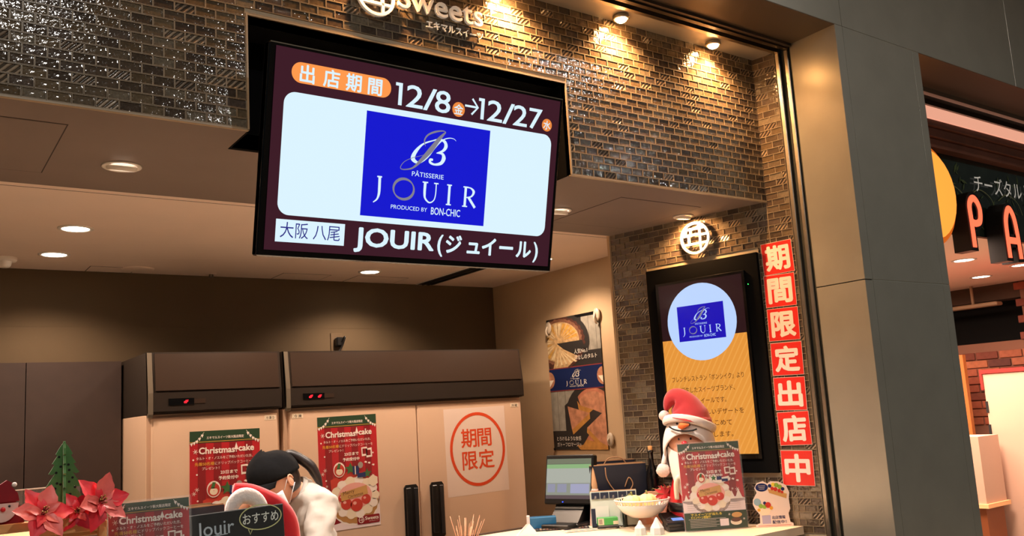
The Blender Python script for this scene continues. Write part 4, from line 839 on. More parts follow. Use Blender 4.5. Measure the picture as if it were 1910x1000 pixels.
b = MB(); b.lathe([(.02, .15), (.03, .05), (.035, 0)], MATS['fluffy_pink'], seg=12); b.build('base', t)
t = thing('green_box', 'small green and white carton on a black tray', 'box', (2.815, .72, CT + .0175), R(-32))
b = MB(); b.box(-.048, .048, -.022, .022, 0, .034, mat('carton_green', '3f9a4a', .4), bev=.001); b.build('carton', t)
b = MB(); b.box(.024, .0485, -.0226, -.022, .002, .018, mat('carton_cream', 'd8ccb0', .4)); b.build('printed_panel', t); b = MB(); b.box(-.0485, -.020, -.0226, -.022, .002, .032, MATS['carton_cream']); b.box(-.044, -.028, -.0230, -.0226, .006, .028, mat('barcode_grey', '9a8a7a', .5)); b.build('printed_panel', t)
t = thing('black_tray', 'small black tray under the green carton', 'tray', (2.815, .72, CT), R(-32))
b = MB(); b.box(-.052, .052, -.028, .028, 0, .017, blk, bev=.005); b.build('tray_body', t)
# pink scalloped basket
pkm = mat('basket_pink', 'e8a98e', .45); t = thing('scalloped_basket', 'tall pink scalloped-edge basket behind the fruit bowl', 'basket', (3.00, .655, CT), R(-36))
n = 30; prof = [(-.13, 0), (.10, 0), (.14, .17)]
sc_ = []
for k in range(n + 1):
    u = k / n; x = .13 - u * .30; sc_.append((x, .165 - .10 * u ** 1.5 + .012 * abs(math.sin(u * PI * 4))))
b = MB(); b.prism_y([(-.12, 0), (.09, 0), (.13, .165)] + sc_[1:], -.003, .003, pkm); b.build('front_panel', t)
b = MB(); b.prism([(.09, 0), (.10, .0), (.10, .08), (.09, .08)], 0, .0, pkm) if False else b.add([(.09, 0, 0), (.13, 0, .165), (.150, .11, .170), (.11, .11, 0), (.094, 0, 0), (.134, 0, .165), (.154, .11, .170), (.114, .11, 0)], [(0, 1, 2, 3), (4, 7, 6, 5), (1, 5, 6, 2), (0, 3, 7, 4), (0, 4, 5, 1), (3, 2, 6, 7)], pkm); b.build('side_panel', t)
b = MB(); b.box(-.12, .11, .105, .11, 0, .13, pkm); b.box(-.12, .09, 0, .11, 0, .004, pkm); b.build('back_panel', t)
for x in (.005, .038): b = MB(); b.ball((x, -.004, .098 + (x > .02) * .012), (.011, .003, .013), blk_matte, 12); b.build('hole', t)
t = thing('black_lidded_trinket', 'small dark green and red trinket peeping over the left of the bowl', 'trinket', (2.90, .69, CT)); t.name = 'dark_trinket'
b = MB(); b.ball((-.015, 0, .115), (.022, .018, .022), mat('dark_green_gloss', '12251c', .2), 12); b.ball((.020, 0, .130), (.018, .016, .016), MATS['dark_green_gloss'], 12); b.tube([(0, 0, .12), (0, 0, .0)], .012, MATS['dark_green_gloss'], 10); b.build('body', t)
b = MB(); b.ball((.005, -.014, .122), (.009, .006, .010), mat('trinket_red', 'a03028', .4), 10); b.build('red_band', t)
# bowl of pumpkins and leaves
por = mat('porcelain', 'f6ece2', .15, coat=.3); t = thing('porcelain_bowl', 'white porcelain bowl with a pierced rim on a glass foot', 'bowl', (2.89, .55, CT))
b = MB(); b.lathe([(.004, .062), (.05, .066), (.09, .088), (.118, .118), (.124, .118), (.096, .080), (.055, .056), (.004, .050)], por, seg=40); b.build('body', t)
b = MB()
for k in range(44): a = 2 * PI * k / 44; b.tube([(.121 * math.cos(a), .121 * math.sin(a), .117), (.127 * math.cos(a), .127 * math.sin(a), .134)], .0028, por, 6)
o_ = b.build('pierced_lattice', t); o_['kind'] = 'stuff'
b = MB(); b.tube([(.129 * math.cos(2 * PI * k / 40), .129 * math.sin(2 * PI * k / 40), .136) for k in range(40)], .004, por, 8, closed=True); b.build('rim', t)
b = MB(); b.lathe([(.012, .055), (.014, .02), (.055, .004), (.055, 0), (.0001, 0)], glassm, seg=24); b.build('glass_foot', t)
def pumpkin(x, y, z, r, label):
    t = thing('mini_pumpkin', label, 'pumpkin', (2.90 + x, .545 + y, CT + z), rnd.uniform(0, 6), 'ornamental pumpkins in the bowl'); b = MB(); vs = []; fs = []; n = 32; m_ = 12
    for i in range(m_ + 1):
        th = PI * i / m_
        for k in range(n): a = 2 * PI * k / n; q = r * (1 - .16 * abs(math.cos(a * 4)) ** 3); vs.append((q * math.sin(th) * math.cos(a), q * math.sin(th) * math.sin(a), r * .75 * math.cos(th) * (1 - .2 * math.exp(-(math.sin(th) * 4) ** 2))))
    for i in range(m_):
        for k in range(n): a = i * n + k; c = i * n + (k + 1) % n; fs.append((a, a + n, c + n, c))
    b.add(vs, fs, mat('pumpkin_cream', 'eddc9a', .5, noise=.1, nscale=20), True); b.build('flesh', t)
    b = MB(); b.tube([(0, 0, r * .55), (0, .002, r * .8), (.004, .003, r * 1.0)], [.006, .004, .005], mat('stem_green', '7c7a3a', .7), 8); b.build('stem', t)
pumpkin(-.065, .01, .128, .046, 'cream ribbed mini pumpkin at the left end of the bowl'); pumpkin(-.005, -.028, .130, .046, 'cream ribbed mini pumpkin beside the red leaves in the bowl'); pumpkin(-.03, .065, .12, .04, 'cream ribbed mini pumpkin at the back of the bowl')
def maple(x, y, z, r, col, label, rot, droop=.3):
    t = thing('maple_leaf', label, 'leaf', (x, y, z), rot=rot, group='autumn leaves in and around the bowl'); b = MB(); vs = [(0, 0, 0)]; n = 7
    for k in range(n * 4):
        a = 2 * PI * k / (n * 4); q = [1.0, .62, .42, .62][k % 4] * r; vs.append((q * math.cos(a), q * math.sin(a), -droop * q * q / r + .1 * r * math.sin(a * 3)))
    b.add(vs, [(0, 1 + k, 1 + (k + 1) % (n * 4)) for k in range(n * 4)], mat(col, {'leaf_red': 'c02a2c', 'leaf_orange': 'f0562c', 'leaf_dark': '8c2420', 'leaf_amber': 'f59a3a'}[col], .5, noise=.2, nscale=40), True); b.build('blade', t)
    b = MB(); b.tube([(0, 0, 0), (-r * .9, 0, -.1 * r), (-r * 1.4, .1 * r, -.3 * r)], .0012, MATS['stem_green'], 5); b.build('stalk', t)
for a in ((2.985, .50, 1.082, .050, 'leaf_red', 'deep red maple leaf standing beside the pumpkins', (R(70), .2, -.6)), (3.02, .51, 1.092, .050, 'leaf_dark', 'dark red leaf behind the red maple leaf in the bowl', (R(60), .3, -.4)), (3.045, .50, 1.085, .048, 'leaf_dark', 'rounded brownish-red leaf at the right of the bowl', (R(65), -.2, -.8)),
          (3.035, .455, 1.068, .038, 'leaf_orange', 'bright orange-red leaf hanging over the bowl rim', (R(60), .1, -.9)), (3.055, .45, 1.050, .042, 'leaf_orange', 'bright orange leaf spilling over the right of the bowl', (R(50), .4, -.4)), (3.075, .53, 1.085, .036, 'leaf_amber', 'yellow-orange leaf behind the orange ones', (R(75), .5, -.5)), (3.01, .44, 1.040, .022, 'leaf_amber', 'small orange leaf dangling in front of the white bowl', (R(80), .9, -.5)), (3.115, .50, 1.045, .035, 'leaf_dark', 'dark crimson leaf low beside the pine cone', (R(60), .4, -.6)), (3.09, .45, 1.02, .03, 'leaf_dark', 'dark red leaf hanging right of the bowl', (R(80), .2, -.6))): maple(*a)
t = thing('pine_cone', 'brown pine cone with golden tips right of the leaves', 'pine cone', (3.10, .545, 1.035)); b = MB(); b.ball((0, 0, .02), (.030, .030, .036), mat('cone_core', '2c1c12', .8), 12); b.build('core', t)
b = MB(); g_ = mat('cone_scale', '5a3d22', .6); g2 = mat('cone_gold', 'd9b26a', .4)
for i in range(7):
    for k in range(9): a = 2 * PI * k / 9 + i * .35; zz = -.012 + i * .010; rr = .030 * math.cos((i - 3) * .33) + .004; b.ball((rr * math.cos(a), rr * math.sin(a), zz), (.008, .008, .004), g_ if (i + k) % 3 else g2, 6)
b.build('scales', t)['kind'] = 'stuff'
# scale-like device with blue display
t = thing('coin_device', 'black desktop device with a small lit blue display', 'device', (2.945, .385, CT), R(-30)); t.name = 'payment_terminal'
b = MB(); b.box(-.055, .055, -.04, .07, .0, .032, mat('device_grey', '3c3f46', .4), bev=.006); b.build('base', t)
Td = Matrix.Translation((0, 0, .032)) @ Matrix.Rotation(R(14), 4, 'X'); b = MB(); b.box(-.068, .068, -.06, .085, 0, .022, blk, Td, bev=.006); b.build('top', t)
b = MB(); b.box(-.030, .022, -.030, .004, .022, .0225, screen('lcd_blue', '8fb0ff', .9), Td); b.build('display', t)
b = MB(); b.tube([tuple(Td @ Vector((.050 * math.cos(a * .2) - .004, .030 * math.sin(a * .2) - .014, .0228))) for a in range(32)], .0008, mat('ring_grey', '5a5a60', .4), 4, closed=False); b.build('ring_mark', t)
# right acrylic stand with a poster
t = thing('acrylic_poster_stand', 'clear acrylic stand with a Christmas cake poster in front of the santa doll', 'poster stand', (2.913, .306, CT + .0), rot=(R(-4), 0, R(-32)))
w_, h_ = .283, .385
b = MB(); b.box(-.004, w_ + .006, -.006, -.003, .0, h_ + .006, glassm); b.box(-.004, w_ + .006, .004, .007, 0, h_ + .006, glassm); b.box(-.004, w_ + .006, -.07, .03, .0, .003, glassm); b.build('acrylic_holder', t)
b = MB(); b.box(0, w_, 0.0, .001, .003, h_, pr['white']); b.build('sheet', t)
P = Print(); w, h = w_, h_ - .003; christmas(P, w, h); u = w
def bottom_art(P, w, h):
    P.rect(0, .66 * h, w, .80 * h, pr['snow'], 5); P.ell(.15 * w, .67 * h, .16 * w, .03 * h, pr['snow'], 5, 16); P.ell(.85 * w, .67 * h, .16 * w, .03 * h, pr['snow'], 5, 16)
    for a, q in ((.06, .04), (.15, .05), (.80, .05), (.91, .06)): P.poly([(a * w - q * w, .665 * h), (a * w + q * w, .665 * h), (a * w, .665 * h - q * 2.6 * w)], pr['white'], 6)
    for a in (.06, .70):
        for k in range(4): P.line([(a * w, (.70 + k * .022) * h), ((a + .22) * w, (.70 + k * .022) * h)], .004 * w, pr['grey'], 7)
    cake(P, .46 * w, .60 * h, .32 * w, 1.0)
    topper(P, .33 * w, .405 * h, .06 * w); P.poly([(.45 * w, .41 * h), (.55 * w, .38 * h), (.62 * w, .42 * h), (.78 * w, .40 * h), (.80 * w, .45 * h), (.62 * w, .48 * h), (.50 * w, .45 * h)], pr['white'], 11); star(P, .53 * w, .415 * h, .05 * w, pr['leaf'], 12); P.rect(.58 * w, .40 * h, .66 * w, .44 * h, pr['navy'], 12); P.rect(.66 * w, .43 * h, .76 * w, .46 * h, pr['navy'], 12)
    P.rect(0, .80 * h, w, h, pr['dgreen'], 12); P.text('でスイーツが当たる', .10 * w, .835 * h, .045 * w, pr['yellow'], 13, bold=.02, w=.50 * w); P.text('キャンペーン開催中！', .10 * w, .866 * h, .045 * w, pr['yellow'], 13, bold=.02, w=.32 * w)
    P.line([(.06 * w, .875 * h), (.66 * w, .875 * h)], .004 * w, pr['white'], 13)
    for k in range(5): P.line([(.08 * w, (.892 + k * .018) * h), ((.50 + .05 * (k % 2)) * w, (.892 + k * .018) * h)], .010 * w, pr['grey'], 13)
    P.rect(.56 * w, .885 * h, .70 * w, .965 * h, pr['snow'], 13)
    P.ell(.82 * w, .93 * h, .09 * w, .035 * h, pr['cream'], 13, 18); P.ell(.82 * w, .905 * h, .08 * w, .025 * h, pr['brown'], 14, 16); P.ell(.84 * w, .85 * h, .085 * w, .03 * h, pr['wood'], 13, 16)
    for a, c in ((.72, .84), (.74, .92), (.95, .90)): flake(P, a * w, c * h, .02 * w, 13)
bottom_art(P, w, h); P.build('printed_picture', t, (0, -.0004, h_))
# santa doll in a snowman hat
srd = mat('santa_red', 'c01c22', .35, bump=.4, bscale=60, coat=.3); felt_w = mat('felt_white', 'efe2da', .9, sheen=.3); face_p = mat('doll_face', 'e9a98a', .45); fluff = mat('fluff_white', 'f3d9cf', .95, bump=1, bscale=250); hat_red = mat('hat_red', 'b0141e', .8, sheen=.4, noise=.1, nscale=12)
t = thing('santa_doll', 'plump santa doll with black belt wearing a snowman-faced hat', 'doll', (3.080, .400, CT), R(-58))
b = MB(); b.lathe([(.0001, 0), (.095, 0), (.115, .03), (.118, .09), (.105, .17), (.085, .235), (.075, .27), (.0001, .29)], srd, seg=32); b.build('body', t)
b = MB(); b.lathe([(.1165, .075), (.121, .078), (.119, .115), (.113, .118)], blk, seg=32); b.build('belt', t)
b = MB(); b.ball((0, 0, .360), (.098, .094, .105), face_p, 24); b.build('head', t)
b = MB(); vs = []; n = 18
for i in range(n + 1):
    for j in range(9):
        th = R(-75 + 150 * i / n); v = j / 8; hw = 1 - .35 * v; z = .360 - .225 * v - .02 * math.cos(th * 2); rr = .101 + .012 * math.sin(PI * v)
        vs.append((rr * math.sin(th) * hw, -rr * math.cos(th) * (1.0) - .012 * v, z if j < 8 else z + .02))
fs = [(i * 9 + j, (i + 1) * 9 + j, (i + 1) * 9 + j + 1, i * 9 + j + 1) for i in range(n) for j in range(8)]
b.add(vs, fs, felt_w, True); bd = b.build('beard', t)
b = MB(); b.ball((0, -.100, .384), (.015, .014, .013), mat('nose_red', 'd8262e', .3), 14); b.build('nose', t)
for x in (-.026, .030): b = MB(); b.ball((x - .002, -.088, .405), (.005, .004, .006), blk_gloss, 10); b.build('eye', t)
for i, (x, z) in enumerate(((-.055, .205), (.0, .19))):
    b = MB(); b.tube(smooth_pts([(x, -.105, z - .07), (x + .003, -.115, z), (x + .018, -.112, z + .03), (x + .034, -.108, z + .01)]), .011, mat('candy_stripe', 'e8dfc8', .4, bump=0), 8)
    b.build('candy_cane', t)
# snowman cap: white hood with an opening for the face, red cone on top
b = MB(); vs = []; fs = []; n = 32; m_ = 14
def hood_pt(k, i):
    a = 2 * PI * k / n; front = max(0, math.cos(a)) ** 1.3; z0 = .225 + .205 * front ** .5; z1 = .500
    u = i / m_; z = z0 + (z1 - z0) * u; r_ = .112 * math.sqrt(max(.15, 1 - ((z - .355) / .175) ** 2)) + .006
    return (r_ * 1.05 * math.sin(a), -r_ * math.cos(a), z)
for k in range(n):
    for i in range(m_ + 1): vs.append(hood_pt(k, i))
for k in range(n):
    for i in range(m_): a = k * (m_ + 1) + i; c = ((k + 1) % n) * (m_ + 1) + i; fs.append((a, c, c + 1, a + 1))
b.add(vs, fs, felt_w, True); hood = b.build('snowman_hood', t)
so = hood.modifiers.new('s', 'SOLIDIFY'); so.thickness = .006
b = MB(); b.tube(smooth_pts([(-.103, -.03, .490), (-.06, -.078, .502), (.0, -.096, .500), (.07, -.085, .482), (.120, -.02, .450), (.10, .08, .44), (0, .104, .46), (-.085, .07, .48)], 5, True), .020, felt_w, 10, closed=True, flat=.45); b.build('hat_band', t)
b = MB(); b.tube(smooth_pts([(0.01, 0, .490), (.012, .0, .500), (.010, 0, .515), (-.01, 0, .560), (-.045, -.01, .592), (-.072, -.02, .580), (-.092, -.025, .540)], 5), [.104 * (1 - (k / 30) ** 1.35) + .008 for k in range(31)], hat_red, 24); b.build('red_cone', t)
b = MB(); b.ball((-.100, -.03, .515), .026, fluff, 16, bumpy=.06); b.build('pompom', t)
b = MB(); b.ball((-.125, -.04, .262), .032, fluff, 16, bumpy=.06); b.tube([(-.105, -.02, .36), (-.120, -.04, .30), (-.125, -.04, .27)], .010, felt_w, 8); b.build('side_pompom', t)
b = MB(); b.tube(smooth_pts([(-.066, -.092, .464), (-.040, -.108, .450), (0, -.117, .442), (.040, -.109, .442), (.062, -.098, .448)], 5), .0038, blk_matte, 8); b.build('stitched_smile', t)
b = MB(); b.lathe([(.0001, .052), (.006, .045), (.016, .01), (.0001, -.006)], mat('carrot_orange', 'f0763a', .8), Matrix.Translation((-.018, -.112, .463)) @ Matrix.Rotation(R(82), 4, 'Y'), 14); b.build('carrot_nose', t)
for x, z in ((-.026, .477), (.030, .468)): b = MB(); b.ball((x, -.103, z), (.006, .004, .006), blk_gloss, 10); b.build('hood_eye', t)
t = thing('wine_bottle', 'dark bottle with a tan cork standing behind the santa doll', 'bottle', (3.075, .66, CT))
b = MB(); b.lathe([(.0001, 0), (.030, 0), (.032, .01), (.032, .21), (.026, .25), (.013, .285), (.012, .335), (.015, .338), (.015, .35), (.0001, .35)], blk_gloss, seg=24); b.build('glass', t)
b = MB(); b.lathe([(.011, .35), (.011, .37), (.0001, .371)], mat('cork', 'b5834e', .8), seg=14); b.build('cork', t)
# cut-out board
t = thing('cutout_board', 'white cut-out card with printed fruit tart, fruit bowl and blue lettering', 'display card', (3.172, .125, CT), rot=(R(-3), 0, R(-40)))
cw = mat('card_white', 'ead9d2', .5); out = [(0, 0), (.165, 0), (.165, .012), (.152, .018), (.148, .055), (.158, .075), (.156, .12), (.162, .145), (.150, .178), (.118, .195), (.085, .198), (.070, .188), (.050, .200), (.022, .192), (.010, .170), (.018, .150), (-.002, .120), (-.004, .100), (.004, .080), (.022, .055), (.020, .018), (0, .010)]
b = MB(); b.prism_y([(x, z) for x, z in out][::-1], 0, .004, cw); b.build('board', t)
P = Print(); P.ell(.042, -.173, .028, .018, pr['navy'], 1, 20)
for k in range(3): P.line([(.026 + k * .002, -.180 + k * .007), (.058 - k * .002, -.180 + k * .007)], .0015, cw, 2)
P.poly([(.068, -.165), (.150, -.140), (.146, -.120), (.072, -.148)], pr['wood'], 1); P.poly([(.068, -.165), (.150, -.140), (.140, -.168), (.110, -.182), (.080, -.180)], pr['cream'], 1)
for x, y, q, m in ((.078, -.178, .008, pr['navy']), (.094, -.183, .009, pr['yellow']), (.108, -.180, .010, mat('print_kiwi', '8ab04a', .4)), (.122, -.172, .010, MATS['print_kiwi']), (.134, -.162, .008, pr['navy']), (.088, -.166, .008, pr['straw']), (.102, -.162, .009, pr['straw']), (.118, -.155, .008, pr['straw']), (.130, -.148, .006, pr['straw'])): P.ell(x, y, q, q, m, 2, 14)
P.poly([(.01, -.085), (.075, -.075), (.060, -.052), (.030, -.052)], pr['cream'], 1)
for x, y, q, m in ((.016, -.110, .016, mat('print_sky', '8fb0c4', .4)), (.030, -.092, .010, MATS['print_kiwi']), (.045, -.088, .009, MATS['print_kiwi']), (.062, -.095, .013, pr['straw']), (.048, -.104, .007, pr['navy']), (.075, -.082, .008, pr['gold']), (.020, -.075, .007, pr['gold'])): P.ell(x, y, q, q, m, 2, 14)
P.rect(.030, -.050, .068, -.014, mat('print_lilac', 'a9a6c6', .4), 1)
P.text('出店情報', .074, -.034, .016, pr['navy'], 2, bold=.02, w=.058); P.text('配信中！', .074, -.014, .016, pr['navy'], 2, bold=.02, w=.060); P.line([(.01, -.006), (.155, -.006)], .0015, pr['straw'], 2)
P.build('printed_picture', t)
t = thing('grey_box', 'dark grey box front at the counter end under the cut-out card', 'box', (3.17, .04, CT - .12), R(-40))
b = MB(); b.box(-.02, .075, -.10, -.03, 0, .115, mat('box_greybrown', '5a4d48', .6)); b.build('box', t)
t.location = (3.17, -.035, .75)
# papers and small things at the front of the counter
prp = mat('strip_purple', '4a3a58', .5); paper = mat('paper_cream', 'f6e6cc', .6)
for i, (x, y, a) in enumerate(((2.76, .80, -28), (2.735, .745, -24), (2.83, .70, -20))):
    t = thing('label_strip', ['long cream strip printed with purple lettering nearest the till', 'long cream strip with purple lettering in the middle of the counter', 'short cream strip with purple lettering beside the bowl'][i], 'paper strip', (x, y, CT + .0005 + i * .0012), R(a), 'printed label strips on the counter')
    L = .13 if i < 2 else .04; b = MB(); b.box(-L, L, -.02, .02, 0, .0008, paper); b.build('paper', t)
    P_ = MB(); P_.box(-L + .01, L - .01, -.009, .009, .0008, .001, prp); P_.build('printed_bar', t)
for i, (x, y, s_) in enumerate(((2.755, .43, .8), (2.80, .37, .95))):
    t = thing('wrapped_sweet_jar', ['left clear film-wrapped packet in front of the bowl', 'right clear film-wrapped packet in front of the bowl'][i], 'packet', (x, y, CT), rnd.uniform(0, 3), 'film-wrapped packets before the bowl')
    b = MB(); film = mat('film_white', 'eaf2f4', .1, alpha=.75, coat=.5); b.lathe([(.0001, 0), (.035 * s_, 0), (.032 * s_, .03), (.016 * s_, .055 * s_), (.005, .075 * s_), (.0001, .078 * s_)], film, seg=7, smooth=False); b.build('film', t)
    b = MB(); b.ball((0, 0, .022), (.022, .022, .02), white_m, 12); b.build('sweet', t)
t = thing('folded_napkin', 'pinkish-white folded paper peak at the left end of the counter', 'napkin', (2.47, .90, CT), R(-30)); npk = mat('napkin_pink', 'f3d6cc', .8)
b = MB(); b.add([(-.05, -.02, 0), (.05, -.02, 0), (.05, .03, 0), (-.05, .03, 0), (0, 0, .052), (.012, .004, .050)], [(0, 1, 5, 4), (1, 2, 5), (2, 3, 4, 5), (3, 0, 4), (0, 3, 2, 1)], npk); b.build('fold', t)
t = thing('glitter_twigs', 'thin pale glitter twigs sticking up in front of the freezer handles', 'twigs', (1.72, .25, .931)); tw = mat('twig_glitter', 'f0a880', .4)
b = MB(); b.lathe([(.0001, 0), (.03, 0), (.034, .05), (.030, .06)], por, seg=20); b.build('pot', t)
for k in range(22):
    a = rnd.uniform(0, 6.28); L = rnd.uniform(.13, .185); q = rnd.uniform(.02, .085)
    b = MB(); b.tube([(0, 0, .03), (q * .5 * math.cos(a), q * .4 * math.sin(a), .03 + L * .5), (q * math.cos(a), q * .8 * math.sin(a), .03 + L)], [.0012, .001, .0006], tw, 5); b.build('twig', t)

# ================================================================== left counter
wood = mat('pine_wood', 'dba468', .5, noise=.15, nscale=10)
t = thing('display_rack', 'light wooden display rack along the left counter', 'rack', (0, 0, 1.03)); 
b = MB(); b.box(-.40, .425, -.02, .0, .255, .277, wood, bev=.002); b.build('rail', t)
b = MB(); b.box(.45, .47, -.02, .0, 0, .262, wood, bev=.002); b.build('post', t)
b = MB(); b.box(-.40, -.38, -.02, .0, 0, .262, wood, bev=.002); b.build('post', t)
b = MB(); b.box(-.40, .47, .0, .18, .225, .237, wood, bev=.002); b.build('shelf', t)
b = MB(); b.box(.30, .45, -.018, .02, .237, .262, wood, bev=.002); b.build('rail', t)
for i, x in enumerate((.20, .30, .40)):
    q = thing('gift_box', ['navy gift box with a white card at the left under the rack', 'navy gift box with a white card in the middle under the rack', 'navy gift box with a white card at the right under the rack'][i], 'gift box', (x, .03, 1.03), 0, 'navy gift boxes under the rack')
    b = MB(); b.box(-.045, .045, -.02, .10, 0, .19, navy_b, bev=.002); b.build('box', q)
    b = MB(); b.box(-.03, .03, -.0215, -.0205, .10, .175, cw); b.build('card', q)
t = thing('acrylic_screen', 'clear acrylic guard standing behind the paper tree', 'guard', (0, .19, 1.03))
b = MB(); b.box(-.5, .44, 0, .004, 0, .347, glassm); b.build('panel', t); b = MB(); b.box(-.5, .44, -.0005, .0045, .346, .349, mat('acrylic_edge', 'e8e0d8', .2)); b.build('edge', t)
b = MB(); b.tube(smooth_pts([(.44, .002, .347), (.455, .002, .345), (.465, .002, .33), (.468, .002, .25)]), .002, MATS['acrylic_edge'], 6); b.build('corner_edge', t)
# felt tree
fg = mat('felt_green', '4a7a44', .95, sheen=.3, noise=.12, nscale=60); fgd = mat('felt_green_edge', '8ab070', .95)
half = [(0, .165), (.012, .147), (.020, .132), (.016, .128), (.028, .108), (.022, .106), (.030, .092), (.036, .083), (.028, .080), (.020, .084), (.034, .062), (.042, .048), (.030, .046), (.024, .050), (.040, .025), (.048, .008), (.034, .004), (.010, .010), (.010, -.01)]
t = thing('felt_tree', 'green slotted felt Christmas tree with punched dots on the rack', 'tree ornament', (.375, .03, 1.335), R(-25))
for k in range(2):
    T = Matrix.Rotation(R(90 * k + 20), 4, 'Z'); pts = [(x, z) for x, z in half] + [(-x, z) for x, z in half[::-1][:-1]]
    b = MB(); b.prism_y(pts[::-1], -.003, .003, fg, T); b.build('felt_panel', t)
for x, z in ((-.012, .125), (-.008, .10), (.010, .104), (.012, .090), (-.018, .085), (-.016, .058), (-.008, .055), (.012, .060), (.020, .070), (-.020, .045), (.026, .045), (.015, .028), (-.022, .022)):
    b = MB(); b.lathe([(.0001, 0), (.0032, 0)], blk_matte, Matrix.Rotation(R(20), 4, 'Z') @ Matrix.Translation((x, -.0036, z)) @ Matrix.Rotation(R(90), 4, 'X'), 10); b.build('punched_dot', t)
b = MB(); b.box(-.012, .012, -.012, .012, -.07, .0, fg); b.build('trunk', t)
# felt santa at the left edge
t = thing('felt_santa', 'flat felt santa with red hat cut by the left edge', 'ornament', (.232, -.01, 1.295)); fr = mat('felt_red', '8c1620', .95, sheen=.3); fp = mat('felt_face', 'eac8bc', .95)
b = MB(); b.prism_y([(-.04, .065), (.038, .065), (.034, .085), (.018, .105), (.026, .108), (.010, .118), (-.04, .085)], -.006, .006, fr); b.prism_y([(-.05, .012), (.05, .012), (.042, .05), (.03, .065), (-.05, .065)], -.004, .006, fr); b.build('body', t)
b = MB(); b.prism_y([(.036 * math.cos(R(a)), .062 + .045 * math.sin(R(a))) for a in range(180, 361, 15)], -.010, -.006, fp); b.build('face', t)
b = MB(); b.ball((.002, -.012, .048), (.006, .004, .006), MATS['nose_red'], 10); b.build('nose', t)
for x in (-.012, .016): b = MB(); b.ball((x, -.011, .055), (.003, .002, .003), blk, 8); b.build('eye', t)
b = MB(); b.ball((.026, -.006, .106), .006, felt_w, 10); b.build('pompom', t)
# poinsettias
ptm = [mat('petal_red', 'f2303f', .4, noise=.18, nscale=30), mat('petal_pink', 'ff6f68', .4, noise=.2, nscale=30), mat('petal_deep', 'b8203a', .6, noise=.15, nscale=30)]
def petal(L, W, m, az, el, curl):
    b = MB(); vs = []; fs = []; n = 8
    for i in range(n + 1):
        u = i / n; ww = W * math.sin(PI * min(1, u * .96 + .04)) ** .8 * (1 - .25 * u) * (1 + .12 * math.sin(u * 14)); x = L * u; z = curl * L * u * u
        for v in (-1, -.5, 0, .5, 1): vs.append((x, v * ww, z + .15 * ww * abs(v) * 1.5 + rnd.uniform(-.001, .001)))
    for i in range(n):
        for j in range(4): a = i * 5 + j; fs.append((a, a + 5, a + 6, a + 1))
    T = Matrix.Rotation(az, 4, 'Z') @ Matrix.Rotation(-el, 4, 'Y'); b.add(vs, fs, m, True, T); return b
def poinsettia(label, loc, rot, s, deep=False):
    t = thing('poinsettia', label, 'flower', loc, rot=rot, group='pink and red poinsettias on the rack')
    for k in range(6): petal(.082 * s, .028 * s, ptm[2 if deep and k % 2 else (k % 2)], 2 * PI * k / 6 + rnd.uniform(-.15, .15), rnd.uniform(.1, .35), rnd.uniform(-.35, .1)).build('petal', t)
    for k in range(5): petal(.048 * s, .014 * s, ptm[(k + 1) % 2], 2 * PI * k / 5 + .4, rnd.uniform(.5, .8), -.4).build('petal', t)
    for k in range(9):
        a = rnd.uniform(0, 6.28); q = rnd.uniform(.003, .012) * s; b = MB(); b.tube([(q * .4 * math.cos(a), q * .4 * math.sin(a), 0), (q * math.cos(a), q * math.sin(a), .020 * s)], .0013, mat('stamen_brown', '6a2a20', .6), 5); b.ball((q * math.cos(a), q * math.sin(a), .021 * s), .0026 * s, mat('stamen_tip', 'b07a3a', .5), 6); b.build('stamen', t)
poinsettia('broad pink-red poinsettia nearest the felt santa', (.318, -.045, 1.325), (R(62), 0, R(15)), .92)
poinsettia('tallest pink poinsettia at the right end of the rack', (.450, -.035, 1.340), (R(68), R(-8), R(28)), .95)
poinsettia('deep red poinsettia tucked low between the two others', (.400, -.010, 1.318), (R(70), 0, R(-8)), .72, True)
# left acrylic stand
t = thing('acrylic_poster_stand', 'clear acrylic stand with a Christmas cake poster beside the chalkboard', 'poster stand', (.480, 0, 1.033), rot=(R(-4), 0, R(0)))
w_, h_ = .207, .293
b = MB(); b.box(-.004, w_ + .006, -.006, -.003, .0, h_ + .006, glassm); b.box(-.004, w_ + .006, .004, .007, 0, h_ + .006, glassm); b.box(-.004, w_ + .006, -.07, .03, .0, .003, glassm); b.build('acrylic_holder', t)
b = MB(); b.box(0, w_, 0.0, .001, .003, h_, pr['white']); b.build('sheet', t)
P = Print(); christmas(P, w_, h_ - .003); bottom_art(P, w_, h_ - .003); P.build('printed_picture', t, (0, -.0004, h_))
b = MB(); b.box(-.016, -.004, -.01, .0, .20, .255, white_m); b.build('white_glare', t)  # lamp glare beside the stand, put in as a white block
# chalkboard with santa hat
chb = mat('chalkboard', '1a2024', .75, noise=.15, nscale=15); chalk = mat('chalk_blue', 'a9bccb', .9); chalk2 = mat('chalk_white', 'e2ece8', .9); chalk3 = mat('chalk_yellow', 'c9d19a', .9)
t = thing('chalkboard', 'black chalkboard with hand-drawn lettering in front of the worker', 'chalkboard', (.695, .035, 1.033), rot=(R(-3), R(-1.2), 0))
b = MB(); b.box(0, .278, 0, .008, .0, .238, chb, bev=.002); b.build('board', t)
b = MB(); b.prism_x([(.008, .20), (.012, .20), (.09, 0), (.086, 0)], .10, .20, wood); b.build('easel_leg', t)
P = Print(); P.text('Jouir', .024, .062, .056, chalk, 1, bold=.006, w=.105); P.line([(.055, .066), (.11, .063)], .0025, chalk, 1)
P.ring(.208, .030, .062, .035, .003, chalk3, 1, 36); P.text('おすすめ', .155, .044, .034, chalk2, 1, bold=.01, w=.106); P.line([(.17, .060), (.175, .075), (.182, .061)], .0025, chalk3, 1)
P.build('chalk_lettering', t, (0, -.0004, .238))
